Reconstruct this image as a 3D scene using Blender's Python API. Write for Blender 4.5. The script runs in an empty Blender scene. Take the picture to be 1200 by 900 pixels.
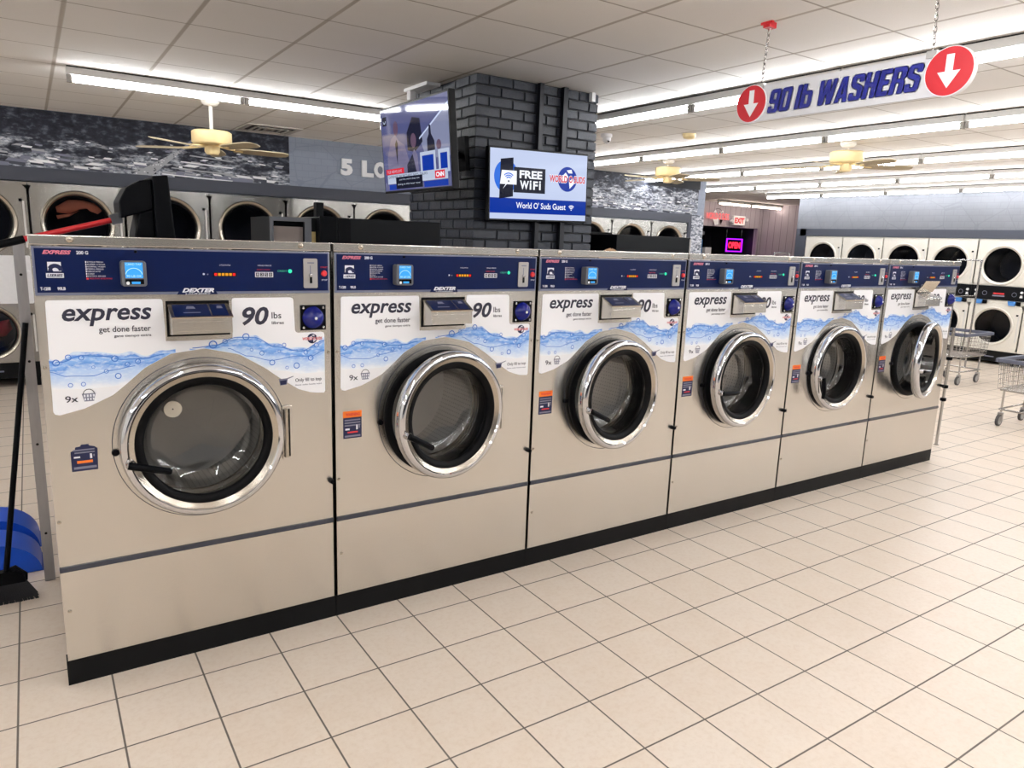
import bpy, math, random
from mathutils import Matrix, Vector
random.seed(7)
PI = math.pi
SC = bpy.context.scene
COL = SC.collection
ZC = 2.887                      # ceiling height
T = 0.3048                      # floor tile
W = 1.0589                      # washer pitch

# ------------------------------------------------------------------ materials
MATS = {}
def srgb(r, g, b):
    f = lambda c: (c/255/12.92) if c/255 <= .04045 else ((c/255+.055)/1.055)**2.4
    return (f(r), f(g), f(b), 1)
class NT:
    def __init__(s, name):
        s.m = bpy.data.materials.new(name); s.m.use_nodes = True
        s.t = s.m.node_tree; s.t.nodes.clear()
        s.out = s.n('ShaderNodeOutputMaterial')
        MATS[name] = s.m
    def n(s, typ, **kw):
        nd = s.t.nodes.new(typ)
        for k, v in kw.items(): setattr(nd, k, v)
        return nd
    def l(s, a, b): s.t.links.new(a, b)
    def val(s, sock, v):
        if hasattr(v, 'is_linked') or hasattr(v, 'links'): s.l(v, sock)
        else: sock.default_value = v
    def math(s, op, a, b=None, c=None, clamp=False):
        nd = s.n('ShaderNodeMath', operation=op); nd.use_clamp = clamp
        s.val(nd.inputs[0], a)
        if b is not None: s.val(nd.inputs[1], b)
        if c is not None: s.val(nd.inputs[2], c)
        return nd.outputs[0]
    def mix(s, f, a, b, blend='MIX'):
        nd = s.n('ShaderNodeMix', data_type='RGBA', blend_type=blend)
        s.val(nd.inputs[0], f); s.val(nd.inputs[6], a); s.val(nd.inputs[7], b)
        return nd.outputs[2]
    def coord(s, kind='Object'): return s.n('ShaderNodeTexCoord').outputs[kind]
    def mapping(s, v, scale=(1, 1, 1), loc=(0, 0, 0)):
        nd = s.n('ShaderNodeMapping'); s.l(v, nd.inputs[0])
        nd.inputs['Scale'].default_value = scale; nd.inputs['Location'].default_value = loc
        return nd.outputs[0]
    def noise(s, v, scale, detail=3, rough=.5, out=0):
        nd = s.n('ShaderNodeTexNoise'); s.l(v, nd.inputs['Vector'])
        nd.inputs['Scale'].default_value = scale; nd.inputs['Detail'].default_value = detail
        nd.inputs['Roughness'].default_value = rough
        return nd.outputs[out]
    def ramp(s, f, stops, interp='LINEAR'):
        nd = s.n('ShaderNodeValToRGB'); s.l(f, nd.inputs[0]); cr = nd.color_ramp; cr.interpolation = interp
        while len(cr.elements) < len(stops): cr.elements.new(.5)
        for e, (p, c) in zip(cr.elements, stops): e.position = p; e.color = c
        return nd.outputs[0]
    def bump(s, h, strength=.2, dist=.01):
        nd = s.n('ShaderNodeBump'); s.l(h, nd.inputs['Height'])
        nd.inputs['Strength'].default_value = strength; nd.inputs['Distance'].default_value = dist
        return nd.outputs[0]
    def bsdf(s, color, rough=.5, metal=0., spec=.5, normal=None, emit=None, estr=0., coat=0.):
        p = s.n('ShaderNodeBsdfPrincipled')
        s.val(p.inputs['Base Color'], color); s.val(p.inputs['Roughness'], rough); s.val(p.inputs['Metallic'], metal)
        p.inputs['Specular IOR Level'].default_value = spec
        if normal is not None: s.l(normal, p.inputs['Normal'])
        if emit is not None:
            s.val(p.inputs['Emission Color'], emit); p.inputs['Emission Strength'].default_value = estr
        if coat: p.inputs['Coat Weight'].default_value = coat
        s.l(p.outputs[0], s.out.inputs[0]); return p
def flat(name, rgb, rough=.5, metal=0., spec=.5, var=.05, scale=30., coat=0.):
    t = NT(name); c = srgb(*rgb)
    nz = t.noise(t.coord(), scale, 3)
    dark = tuple(x*(1-var) for x in c[:3])+(1,); lite = tuple(min(1, x*(1+var)) for x in c[:3])+(1,)
    t.bsdf(t.mix(nz, dark, lite), rough, metal, spec, coat=coat)
    return t.m
def glow(name, rgb, strength, rough=.5, base=(3, 3, 4), spec=.06):
    t = NT(name); t.bsdf(srgb(*base), rough, 0, spec, emit=srgb(*rgb), estr=strength); return t.m
def brushed(name, rgb, rough, metal=1., streak=(4, 700, 900), amt=.08, aniso=.75):
    # horizontally brushed sheet: reflections are drawn out vertically
    t = NT(name); c = srgb(*rgb); o = t.coord()
    nz = t.noise(t.mapping(o, streak), 1., 3, .6)
    big = t.noise(t.mapping(o, (3, 3, 1.2)), 1.6, 2)
    dark = tuple(x*(1-amt) for x in c[:3])+(1,); lite = tuple(min(1, x*(1+amt)) for x in c[:3])+(1,)
    col = t.mix(big, t.mix(nz, dark, lite), t.mix(nz, c, lite))
    r = t.math('ADD', t.math('MULTIPLY', nz, .08), rough-.04)
    wave = t.noise(t.mapping(o, (2.6, 2.6, .35)), 1.5, 2, .4)
    p = t.bsdf(col, r, metal, normal=t.bump(t.math('ADD', t.math('MULTIPLY', nz, .02), t.math('MULTIPLY', wave, 2.)), .55, .012))
    tg = t.n('ShaderNodeTangent', direction_type='RADIAL', axis='Z'); t.l(tg.outputs[0], p.inputs['Tangent'])
    p.inputs['Anisotropic'].default_value = aniso; p.inputs['Anisotropic Rotation'].default_value = .25
    return t.m
def grid_dist(t, x, x0, p):
    # distance to the nearest line of the family x = x0 + k p
    a = t.math('FRACT', t.math('DIVIDE', t.math('SUBTRACT', x, x0), p))
    return t.math('MULTIPLY', t.math('MINIMUM', a, t.math('SUBTRACT', 1., a)), p)
def lines(t, d, half): return t.math('SUBTRACT', 1., t.math('SMOOTH_MIN', t.math('DIVIDE', d, half), 1., .2), clamp=True)
def step_line(t, d, half):
    mr = t.n('ShaderNodeMapRange'); t.l(d, mr.inputs[0])
    mr.inputs[1].default_value = half*.7; mr.inputs[2].default_value = half*1.3
    mr.inputs[3].default_value = 1; mr.inputs[4].default_value = 0; mr.clamp = True
    return mr.outputs[0]
def sep(t, v):
    s = t.n('ShaderNodeSeparateXYZ'); t.l(v, s.inputs[0]); return s.outputs

def mat_floor():
    t = NT('beige floor tile'); o = t.coord(); x, y, z = sep(t, o)
    X0, Y0 = .146, -.1745
    g = t.math('MAXIMUM', step_line(t, grid_dist(t, x, X0, T), .0033), step_line(t, grid_dist(t, y, Y0, T), .0033))
    cx = t.math('FLOOR', t.math('DIVIDE', t.math('SUBTRACT', x, X0), T)); cy = t.math('FLOOR', t.math('DIVIDE', t.math('SUBTRACT', y, Y0), T))
    cmb = t.n('ShaderNodeCombineXYZ'); t.l(cx, cmb.inputs[0]); t.l(cy, cmb.inputs[1])
    wn = t.n('ShaderNodeTexWhiteNoise', noise_dimensions='3D'); t.l(cmb.outputs[0], wn.inputs[0])
    m1 = t.noise(o, 9, 4, .6); m2 = t.noise(o, 45, 4, .7)
    ca = t.mix(t.math('MULTIPLY', wn.outputs[0], .7), srgb(219, 203, 186), srgb(210, 191, 171))
    cb = t.mix(t.math('MULTIPLY', m1, .9), ca, srgb(224, 213, 200))
    cc = t.mix(t.math('MULTIPLY', t.math('SUBTRACT', m2, .45, clamp=True), 1.1), cb, srgb(196, 172, 148))
    col = t.mix(g, cc, srgb(96, 88, 80))
    t.bsdf(col, t.math('ADD', t.math('MULTIPLY', g, .4), t.math('ADD', .30, t.math('MULTIPLY', m1, .12))), 0, .45,
           normal=t.bump(t.math('SUBTRACT', t.math('MULTIPLY', m2, .12), g), .25, .003))
    return t.m
def mat_ceiling():
    t = NT('white ceiling tile'); o = t.coord(); x, y, z = sep(t, o)
    gx = step_line(t, grid_dist(t, x, .261, .6096), .012); gy = step_line(t, grid_dist(t, y, .592, .6096), .006)
    m = t.noise(o, 160, 4, .7); b = t.noise(o, 1.1, 2)
    col = t.mix(b, srgb(236, 233, 229), srgb(242, 240, 237))
    col = t.mix(t.math('MULTIPLY', t.math('SUBTRACT', m, .55, clamp=True), 1.), col, srgb(170, 162, 150))
    col = t.mix(t.math('MULTIPLY', gy, .75), col, srgb(150, 140, 130))
    col = t.mix(t.math('MULTIPLY', gx, .70), col, srgb(160, 150, 138))
    t.bsdf(col, .85, 0, .2, normal=t.bump(t.math('ADD', m, t.math('MULTIPLY', t.math('MAXIMUM', gx, gy), -2.)), .12, .003))
    return t.m
def mat_mapwall(name, base, line, s=1.):
    # painted wall covering printed with a faint street map
    t = NT(name); o = t.coord(); x, y, z = sep(t, o)
    v = t.mapping(o, (1, 1, 1))
    vo = t.n('ShaderNodeTexVoronoi', feature='DISTANCE_TO_EDGE', voronoi_dimensions='3D'); t.l(v, vo.inputs['Vector']); vo.inputs['Scale'].default_value = 2.4*s
    br = t.n('ShaderNodeTexBrick'); cm = t.n('ShaderNodeCombineXYZ')
    t.l(t.math('ADD', x, y), cm.inputs[0]); t.l(z, cm.inputs[1]); t.l(cm.outputs[0], br.inputs['Vector'])
    br.inputs['Scale'].default_value = 3.1*s; br.inputs['Mortar Size'].default_value = .012
    br.inputs['Color1'].default_value = (0, 0, 0, 1); br.inputs['Color2'].default_value = (.25, .25, .25, 1); br.inputs['Mortar'].default_value = (1, 1, 1, 1)
    e = t.math('LESS_THAN', vo.outputs['Distance'], .012)
    f = t.math('MAXIMUM', t.math('MULTIPLY', e, .55), t.math('MULTIPLY', br.outputs['Color'], .5))
    nz = t.noise(o, 7, 4, .6)
    c = t.mix(t.math('MULTIPLY', nz, .5), srgb(*base), srgb(*[min(255, k+22) for k in base]))
    t.bsdf(t.mix(t.math('MULTIPLY', f, .45), c, srgb(*line)), .7, 0, .3)
    return t.m
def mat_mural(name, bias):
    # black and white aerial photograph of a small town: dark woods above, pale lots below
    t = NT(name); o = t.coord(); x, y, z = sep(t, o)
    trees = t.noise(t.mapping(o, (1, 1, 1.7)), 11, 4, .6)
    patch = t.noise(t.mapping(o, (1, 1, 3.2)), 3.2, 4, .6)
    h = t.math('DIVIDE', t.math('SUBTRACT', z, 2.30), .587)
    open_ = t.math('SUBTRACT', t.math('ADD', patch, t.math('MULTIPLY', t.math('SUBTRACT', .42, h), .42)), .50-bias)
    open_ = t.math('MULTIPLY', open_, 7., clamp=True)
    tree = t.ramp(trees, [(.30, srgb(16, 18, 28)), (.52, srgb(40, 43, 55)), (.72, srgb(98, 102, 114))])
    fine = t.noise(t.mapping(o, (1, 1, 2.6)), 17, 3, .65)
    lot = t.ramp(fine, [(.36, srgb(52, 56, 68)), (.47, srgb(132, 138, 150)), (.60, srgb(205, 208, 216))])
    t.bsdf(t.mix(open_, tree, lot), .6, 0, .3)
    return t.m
def mat_wave():
    t = NT('printed water wave'); uv = t.coord('UV'); u, v, w_ = sep(t, uv); o = t.coord()
    nz = t.noise(t.mapping(o, (1, 1, 1.5)), 16, 4, .6); n2 = t.noise(t.mapping(o, (1, 1, 2.5)), 38, 3, .6)
    f = t.math('ADD', v, t.math('MULTIPLY', t.math('SUBTRACT', nz, .5), .45))
    c = t.ramp(f, [(.0, srgb(240, 243, 249)), (.22, srgb(205, 222, 246)), (.50, srgb(178, 206, 244)), (.66, srgb(96, 150, 226)), (.80, srgb(142, 186, 240)), (.92, srgb(84, 140, 220)), (1., srgb(206, 224, 247))])
    c = t.mix(t.math('MULTIPLY', t.math('SUBTRACT', n2, .48, clamp=True), 3., clamp=True), c, srgb(226, 238, 252))
    t.bsdf(c, .35, 0, .5)
    return t.m
def mat_glass(name, tint=(.86, .88, .88), rough=.02, refl=1.25):
    t = NT(name)
    tr = t.n('ShaderNodeBsdfTransparent'); tr.inputs[0].default_value = (*tint, 1)
    gl = t.n('ShaderNodeBsdfGlossy'); gl.inputs['Roughness'].default_value = rough
    fr = t.n('ShaderNodeFresnel'); geo = t.n('ShaderNodeNewGeometry')   # a thin pane reflects alike from both sides
    t.l(t.math('ADD', 1.5, t.math('MULTIPLY', geo.outputs['Backfacing'], 1/1.5-1.5)), fr.inputs[0])
    mx = t.n('ShaderNodeMixShader'); t.l(t.math('MULTIPLY', fr.outputs[0], refl, clamp=True), mx.inputs[0])
    t.l(tr.outputs[0], mx.inputs[1]); t.l(gl.outputs[0], mx.inputs[2]); t.l(mx.outputs[0], t.out.inputs[0])
    return t.m
def mat_drum():
    t = NT('perforated drum steel'); o = t.coord(); x, y, z = sep(t, o)
    dx = t.math('SUBTRACT', x, .527); dz = t.math('SUBTRACT', z, .920)
    r = t.math('SQRT', t.math('ADD', t.math('POWER', dx, 2.), t.math('POWER', dz, 2.)))
    an = t.math('ARCTAN2', dz, dx)
    # holes of the drum wall run in rows along the axis and around the circumference
    ry = grid_dist(t, y, 0, .022); ra = t.math('MULTIPLY', grid_dist(t, an, 0, 2*PI/96), .33)
    hole = t.math('LESS_THAN', t.math('SQRT', t.math('ADD', t.math('POWER', ry, 2.), t.math('POWER', ra, 2.))), .0035)
    hole = t.math('MULTIPLY', hole, t.math('LESS_THAN', y, .60))
    cm = t.n('ShaderNodeCombineXYZ'); t.l(r, cm.inputs[0]); t.l(y, cm.inputs[1])
    nz = t.noise(t.mapping(cm.outputs[0], (160, 120, 1)), 1., 3, .6); big = t.noise(o, 5, 2)
    c = t.mix(big, srgb(196, 194, 190), srgb(222, 219, 214))
    p = t.bsdf(t.mix(t.math('MULTIPLY', hole, .6), c, srgb(30, 30, 32)), .58, .3)
    tg = t.n('ShaderNodeTangent', direction_type='RADIAL', axis='Y'); t.l(tg.outputs[0], p.inputs['Tangent']); p.inputs['Anisotropic'].default_value = .5
    return t.m
def mat_brick():
    t = NT('charcoal painted brick'); o = t.coord()
    nz = t.noise(o, 26, 5, .7); n2 = t.noise(t.mapping(o, (1, 1, 2)), 90, 3, .6)
    c = t.mix(nz, srgb(23, 27, 37), srgb(45, 51, 65))
    t.bsdf(c, .42, 0, .5, normal=t.bump(t.math('ADD', nz, t.math('MULTIPLY', n2, .5)), .7, .006))
    return t.m
def mat_wood(name, a, b):
    t = NT(name); o = t.coord(); x, y, z = sep(t, o)
    g = step_line(t, grid_dist(t, t.math('ADD', x, y), 0, .2), .004)
    nz = t.noise(t.mapping(o, (14, 14, 1.2)), 2., 4, .6)
    t.bsdf(t.mix(g, t.mix(nz, srgb(*a), srgb(*b)), srgb(70, 60, 62)), .6, 0, .3)
    return t.m

M = MATS
mat_floor(); mat_ceiling(); mat_mural('town mural print', 0.); mat_mural('glare hazed town mural print', .13); mat_wave(); mat_drum(); mat_brick()  # paler mural copy: more open lots, glare haze put into the print
mat_mapwall('map print wall', (138, 146, 162), (92, 100, 118)); mat_mapwall('pale map print wall', (110, 112, 118), (78, 82, 92), .8)
mat_wood('entrance panelling', (160, 152, 160), (182, 174, 182))
mat_glass('door glass', (.94, .95, .95), .02, 2.6); mat_glass('dryer glass', (.46, .47, .52), .03, 1.); mat_glass('clear window', (.8, .8, .8))
brushed('brushed steel', (212, 208, 201), .25)
flat('cap steel', (206, 202, 195), .27, 1., var=.02)
brushed('dryer steel', (176, 174, 169), .25)
brushed('galvanized steel', (160, 160, 163), .42, .9, (60, 60, 9), .18, 0.)
flat('dryer enamel', (226, 222, 212), .38, .15)
flat('added night glass', (6, 7, 10), .05)
flat('contents pale', (240, 224, 216), .6)
flat('disc beige', (214, 206, 190), .6)
flat('dryer drum', (48, 50, 58), .45, .4, var=.3, scale=6)
flat('chrome', (205, 206, 210), .06, 1., var=.01)
flat('satin ring', (186, 178, 166), .26, 1., var=.03)
flat('plinth black', (11, 12, 14), .5, spec=.15, var=.3, scale=14)
flat('bumper slate', (44, 48, 60), .25, var=.12)
flat('black rubber', (5, 5, 7), .5, spec=.12)
flat('black plastic', (6, 7, 11), .42, spec=.08)
flat('cabinet black', (9, 11, 15), .45, spec=.15, var=.2, scale=5)
flat('panel navy', (5, 22, 66), .3, spec=.25, var=.12, scale=4)
flat('panel border', (120, 126, 146), .35, .4)
flat('decal white', (238, 239, 243), .35, var=.015, scale=4)
flat('ink slate', (36, 36, 56), .45); flat('ink white', (226, 228, 236), .45); flat('ink red', (206, 46, 52), .45)
flat('ink rose', (214, 120, 140), .45); flat('ink grey', (120, 122, 140), .45); flat('ink blue', (58, 116, 204), .4); flat('ink navy', (8, 20, 66), .4)
flat('ink pale blue', (206, 224, 247), .4); flat('ink orange', (236, 120, 34), .45); flat('ink yellow', (212, 170, 50), .45); flat('ink green', (60, 190, 150), .45)
flat('reader grey', (92, 94, 100), .45, .2); flat('latch plate', (176, 174, 172), .4, .7)
flat('blue dome', (10, 20, 104), .16, spec=.35)
flat('header grey', (62, 66, 78), .6); flat('wall grey', (168, 170, 176), .8); flat('wall white', (214, 212, 208), .8)
flat('mortar dark', (20, 22, 28), .7); flat('conduit dark', (22, 24, 31), .4, .3)
flat('fixture white', (214, 212, 208), .45); flat('fixture shadow gap', (40, 38, 36), .9); flat('lampholder', (150, 146, 140), .5)
flat('fan cream', (236, 212, 158), .4); flat('fan white', (236, 232, 224), .45); flat('blade tan', (176, 162, 134), .5)
flat('vent metal', (196, 190, 182), .5, .2); flat('vent dark', (50, 46, 44), .8)
flat('sign white', (206, 206, 210), .4, var=.02); flat('sign red', (190, 10, 30), .4); flat('sign blue', (5, 16, 122), .4); flat('letter white', (240, 241, 244), .5)
flat('steel wire', (186, 184, 182), .25, 1.); flat('cart rim grey', (84, 88, 104), .5); flat('wheel grey', (158, 158, 156), .5); flat('tyre dark', (70, 68, 68), .7)
flat('blue plastic', (18, 80, 200), .38); flat('red plastic', (196, 22, 34), .35); flat('bristle grey', (74, 74, 78), .9, var=.4, scale=200)
flat('orange cloth', (250, 150, 112), .9); flat('red cloth', (176, 30, 44), .9); flat('tan cloth', (196, 160, 126), .9, var=.3)
flat('white plastic', (236, 236, 238), .3); flat('blue coin box', (70, 128, 196), .4); flat('tv frame', (9, 9, 11), .4, spec=.2)
flat('poster blue', (46, 110, 176), .5); flat('vestibule dark', (26, 24, 30), .6); flat('yellow label', (220, 196, 130), .6)
glow('tube light', (250, 252, 255), 44.0); glow('warm tube light', (255, 238, 220), 22.0)
glow('reader screen', (70, 170, 255), .9, .15); glow('reader screen text', (190, 240, 255), 1.); glow('screen white', (196, 208, 238), .85, .1)
glow('screen blue', (14, 58, 172), .7, .12); glow('screen navy', (22, 26, 50), .5, .12); glow('screen bright blue', (38, 110, 226), .8, .12)
glow('screen red', (222, 40, 58), .8, .12); glow('screen pure white', (236, 240, 250), .95, .12)
glow('news backdrop', (112, 118, 176), .42, .06, spec=.5); glow('news shirt', (148, 142, 180), .45, .06, spec=.5); glow('news suit', (44, 46, 74), .4, .06, spec=.5); glow('news skin', (136, 106, 136), .40, .06, spec=.5)
glow('news banner', (196, 208, 232), .7, .08, spec=.5); glow('news glass', (170, 178, 216), .45, .06, spec=.5)
glow('led amber', (255, 176, 40), .7); glow('led red', (255, 40, 40), .8); glow('led green', (60, 255, 190), .9)
glow('exit face', (255, 226, 214), .9); glow('exit red', (226, 34, 40), .9); glow('neon red', (255, 40, 60), 3.); glow('neon purple', (150, 20, 255), 2.6); glow('neon pink', (255, 110, 110), 1.2)

# ------------------------------------------------------------------ mesh building
class MB:
    def __init__(s, *mats): s.v = []; s.f = []; s.mi = []; s.sm = []; s.uv = {}; s.mats = list(mats)
    def mat(s, m):
        if m is None: return 0
        if m not in s.mats: s.mats.append(m)
        return s.mats.index(m)
    def add(s, vs, fs, m=None, smooth=False, uvs=None):
        b = len(s.v); s.v += [tuple(p) for p in vs]; k = s.mat(m)
        for f in fs:
            s.f.append(tuple(b+i for i in f)); s.mi.append(k); s.sm.append(smooth)
        if uvs:
            for i, q in enumerate(uvs): s.uv[b+i] = q
        return s
    def box(s, x0, x1, y0, y1, z0, z1, m=None):
        vs = [(x, y, z) for x in (x0, x1) for y in (y0, y1) for z in (z0, z1)]
        return s.add(vs, [(0, 1, 3, 2), (4, 6, 7, 5), (0, 4, 5, 1), (2, 3, 7, 6), (0, 2, 6, 4), (1, 5, 7, 3)], m)
    def rbox(s, x0, x1, y0, y1, z0, z1, c, m=None):
        # box with chamfered front outline (in the x-z plane)
        p = [(x0+c, z0), (x1-c, z0), (x1, z0+c), (x1, z1-c), (x1-c, z1), (x0+c, z1), (x0, z1-c), (x0, z0+c)]
        return s.prism(p, y0, y1, m)
    def prism(s, pts, y0, y1, m=None, smooth=False):
        n = len(pts); vs = [(x, y0, z) for x, z in pts]+[(x, y1, z) for x, z in pts]
        fs = [tuple(range(n)), tuple(range(2*n-1, n-1, -1))]+[(i, n+i, n+(i+1) % n, (i+1) % n) for i in range(n)]
        return s.add(vs, fs, m, smooth)
    def prismz(s, pts, z0, z1, m=None):
        n = len(pts); vs = [(x, y, z0) for x, y in pts]+[(x, y, z1) for x, y in pts]
        fs = [tuple(range(n-1, -1, -1)), tuple(range(n, 2*n))]+[(i, (i+1) % n, n+(i+1) % n, n+i) for i in range(n)]
        return s.add(vs, fs, m)
    def prismx(s, pts, x0, x1, m=None):
        n = len(pts); vs = [(x0, y, z) for y, z in pts]+[(x1, y, z) for y, z in pts]
        fs = [tuple(range(n-1, -1, -1)), tuple(range(n, 2*n))]+[(i, (i+1) % n, n+(i+1) % n, n+i) for i in range(n)]
        return s.add(vs, fs, m)
    def lathe(s, prof, cx, cz, m=None, seg=64, cy=0., smooth=True):
        # revolve (radius, y) about the axis parallel to Y through (cx, cz)
        vs = []; fs = []; n = len(prof)
        for k in range(seg):
            a = 2*PI*k/seg
            for r, y in prof: vs.append((cx+r*math.cos(a), cy+y, cz+r*math.sin(a)))
        for k in range(seg):
            k2 = (k+1) % seg
            for i in range(n-1): fs.append((k*n+i, k*n+i+1, k2*n+i+1, k2*n+i))
        return s.add(vs, fs, m, smooth)
    def lathez(s, prof, cx, cy, m=None, seg=32, smooth=True):
        vs = []; fs = []; n = len(prof)
        for k in range(seg):
            a = 2*PI*k/seg
            for r, z in prof: vs.append((cx+r*math.cos(a), cy+r*math.sin(a), z))
        for k in range(seg):
            k2 = (k+1) % seg
            for i in range(n-1): fs.append((k*n+i, k2*n+i, k2*n+i+1, k*n+i+1))
        return s.add(vs, fs, m, smooth)
    def disc(s, cx, cz, r, y, m=None, seg=40, rx=None):
        rx = rx or r
        return s.add([(cx+rx*math.cos(2*PI*k/seg), y, cz+r*math.sin(2*PI*k/seg)) for k in range(seg)], [tuple(range(seg))], m)
    def ring(s, cx, cz, r0, r1, y, m=None, seg=24, a0=0., a1=2*PI):
        full = abs(a1-a0-2*PI) < 1e-6; n = seg if full else seg+1; vs = []
        for k in range(n):
            a = a0+(a1-a0)*k/seg
            vs += [(cx+r0*math.cos(a), y, cz+r0*math.sin(a)), (cx+r1*math.cos(a), y, cz+r1*math.sin(a))]
        fs = [(2*k, 2*((k+1) % n), 2*((k+1) % n)+1, 2*k+1) for k in range(seg)]
        return s.add(vs, fs, m)
    def poly(s, pts, y, m=None): return s.add([(x, y, z) for x, z in pts], [tuple(range(len(pts)))], m)
    def rect(s, x0, x1, z0, z1, y, m=None): return s.poly([(x0, z0), (x1, z0), (x1, z1), (x0, z1)], y, m)
    def tube(s, pts, r, m=None, seg=10, closed=False, r2=None):
        P = [Vector(p) for p in pts]; n = len(P); vs = []; fs = []
        up = Vector((0, 0, 1)); last = None
        for i in range(n):
            a = P[(i-1) % n] if (closed or i > 0) else P[i]; b = P[(i+1) % n] if (closed or i < n-1) else P[i]
            d = (b-a).normalized()
            ref = last if last is not None else (up if abs(d.z) < .95 else Vector((1, 0, 0)))
            u = ref-d*ref.dot(d)
            if u.length < 1e-4: u = Vector((0, 1, 0))-d*d.y
            u.normalize(); w = d.cross(u); last = u
            rr = r if r2 is None else r+(r2-r)*i/max(1, n-1)
            for k in range(seg):
                t = 2*PI*k/seg; vs.append(P[i]+u*rr*math.cos(t)+w*rr*math.sin(t))
        for i in range(n if closed else n-1):
            j = (i+1) % n
            for k in range(seg): fs.append((i*seg+k, i*seg+(k+1) % seg, j*seg+(k+1) % seg, j*seg+k))
        if not closed: fs += [tuple(range(seg-1, -1, -1)), tuple(range((n-1)*seg, n*seg))]
        return s.add(vs, fs, m, True)
    def text(s, txt, x0, x1, z0, z1, y, m=None, shear=0., bold=0.):
        vs, fs = text_mesh(txt, shear, bold)
        ax = min(p[0] for p in vs); bx = max(p[0] for p in vs); az = min(p[1] for p in vs); bz = max(p[1] for p in vs)
        if x1 is None: x1 = x0+(bx-ax)*(z1-z0)/(bz-az)
        q = [(x0+(p[0]-ax)/(bx-ax)*(x1-x0), y, z0+(p[1]-az)/(bz-az)*(z1-z0)) for p in vs]
        return s.add(q, fs, m)
    def xform(s, mtx, start=0):
        for i in range(start, len(s.v)): s.v[i] = tuple(mtx @ Vector(s.v[i]))
        return s
    def obj(s, name, parent=None, loc=(0, 0, 0), rotz=0., bevel=0.):
        me = bpy.data.meshes.new(name); me.from_pydata(s.v, [], s.f)
        for m in s.mats: me.materials.append(M[m])
        me.polygons.foreach_set('material_index', s.mi); me.polygons.foreach_set('use_smooth', s.sm)
        if s.uv:
            ul = me.uv_layers.new(name='UVMap')
            for lp in me.loops: ul.data[lp.index].uv = s.uv.get(lp.vertex_index, (0, 0))
        me.validate(); me.update()
        if any(s.sm) and hasattr(me, 'set_sharp_from_angle'): me.set_sharp_from_angle(angle=math.radians(50))
        o = bpy.data.objects.new(name, me); COL.objects.link(o); o.location = loc; o.rotation_euler = (0, 0, rotz)
        if parent: o.parent = parent
        if bevel:
            b = o.modifiers.new('bevel', 'BEVEL'); b.width = bevel; b.segments = 2; b.limit_method = 'ANGLE'
        return o
_TC = {}
def text_mesh(txt, shear, bold):
    key = (txt, shear, bold)
    if key not in _TC:
        cu = bpy.data.curves.new('lettering', 'FONT'); cu.body = txt; cu.size = 1.; cu.offset = bold; cu.shear = shear; cu.resolution_u = 3; cu.fill_mode = 'FRONT'
        o = bpy.data.objects.new('lettering_tmp', cu); COL.objects.link(o)
        dg = bpy.context.evaluated_depsgraph_get(); me = bpy.data.meshes.new_from_object(o.evaluated_get(dg))
        _TC[key] = ([tuple(v.co) for v in me.vertices], [tuple(p.vertices) for p in me.polygons])
        bpy.data.objects.remove(o); bpy.data.curves.remove(cu); bpy.data.meshes.remove(me)
    return _TC[key]

def tag(o, label, cat, group=None, kind=None):
    o['label'] = label; o['category'] = cat
    if group: o['group'] = group
    if kind: o['kind'] = kind
    return o
def thing(name, label, cat, loc=(0, 0, 0), rotz=0., group=None):
    o = bpy.data.objects.new(name, None); COL.objects.link(o); o.empty_display_size = .1
    o.location = loc; o.rotation_euler = (0, 0, rotz)
    return tag(o, label, cat, group)
def struct(o): o['kind'] = 'structure'; return o
def dup(root, loc, rotz=None, label=None):
    r = root.copy(); COL.objects.link(r); r.location = loc
    if rotz is not None: r.rotation_euler = (0, 0, rotz)
    if label: r['label'] = label
    m = {}
    for ch in KIDS(root):
        c = ch.copy(); COL.objects.link(c); c.parent = r; m[ch.name.split('.')[0]] = c
        for g in KIDS(ch):
            d = g.copy(); COL.objects.link(d); d.parent = c; m[g.name.split('.')[0]] = d
    return r, m
def KIDS(o): return [c for c in bpy.data.objects if c.parent == o]

# ------------------------------------------------------------------ camera
f_px, yaw, pit, rol = 844.15, .5892, -.1955, .0356
Fw = Vector((math.sin(yaw)*math.cos(pit), math.cos(yaw)*math.cos(pit), math.sin(pit)))
r0 = Vector((math.cos(yaw), -math.sin(yaw), 0)); u0 = r0.cross(Fw)
Rr = r0*math.cos(rol)+u0*math.sin(rol); Uu = u0*math.cos(rol)-r0*math.sin(rol)
cam = bpy.data.cameras.new('camera'); cam.sensor_width = 36; cam.lens = f_px/1200*36; cam.clip_start = .05; cam.clip_end = 100
co = bpy.data.objects.new('camera', cam); COL.objects.link(co)
mw = Matrix((Rr, Uu, -Fw)).transposed().to_4x4(); mw.translation = (.0041, -2.9662, 1.7264)
co.matrix_world = mw; SC.camera = co

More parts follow.
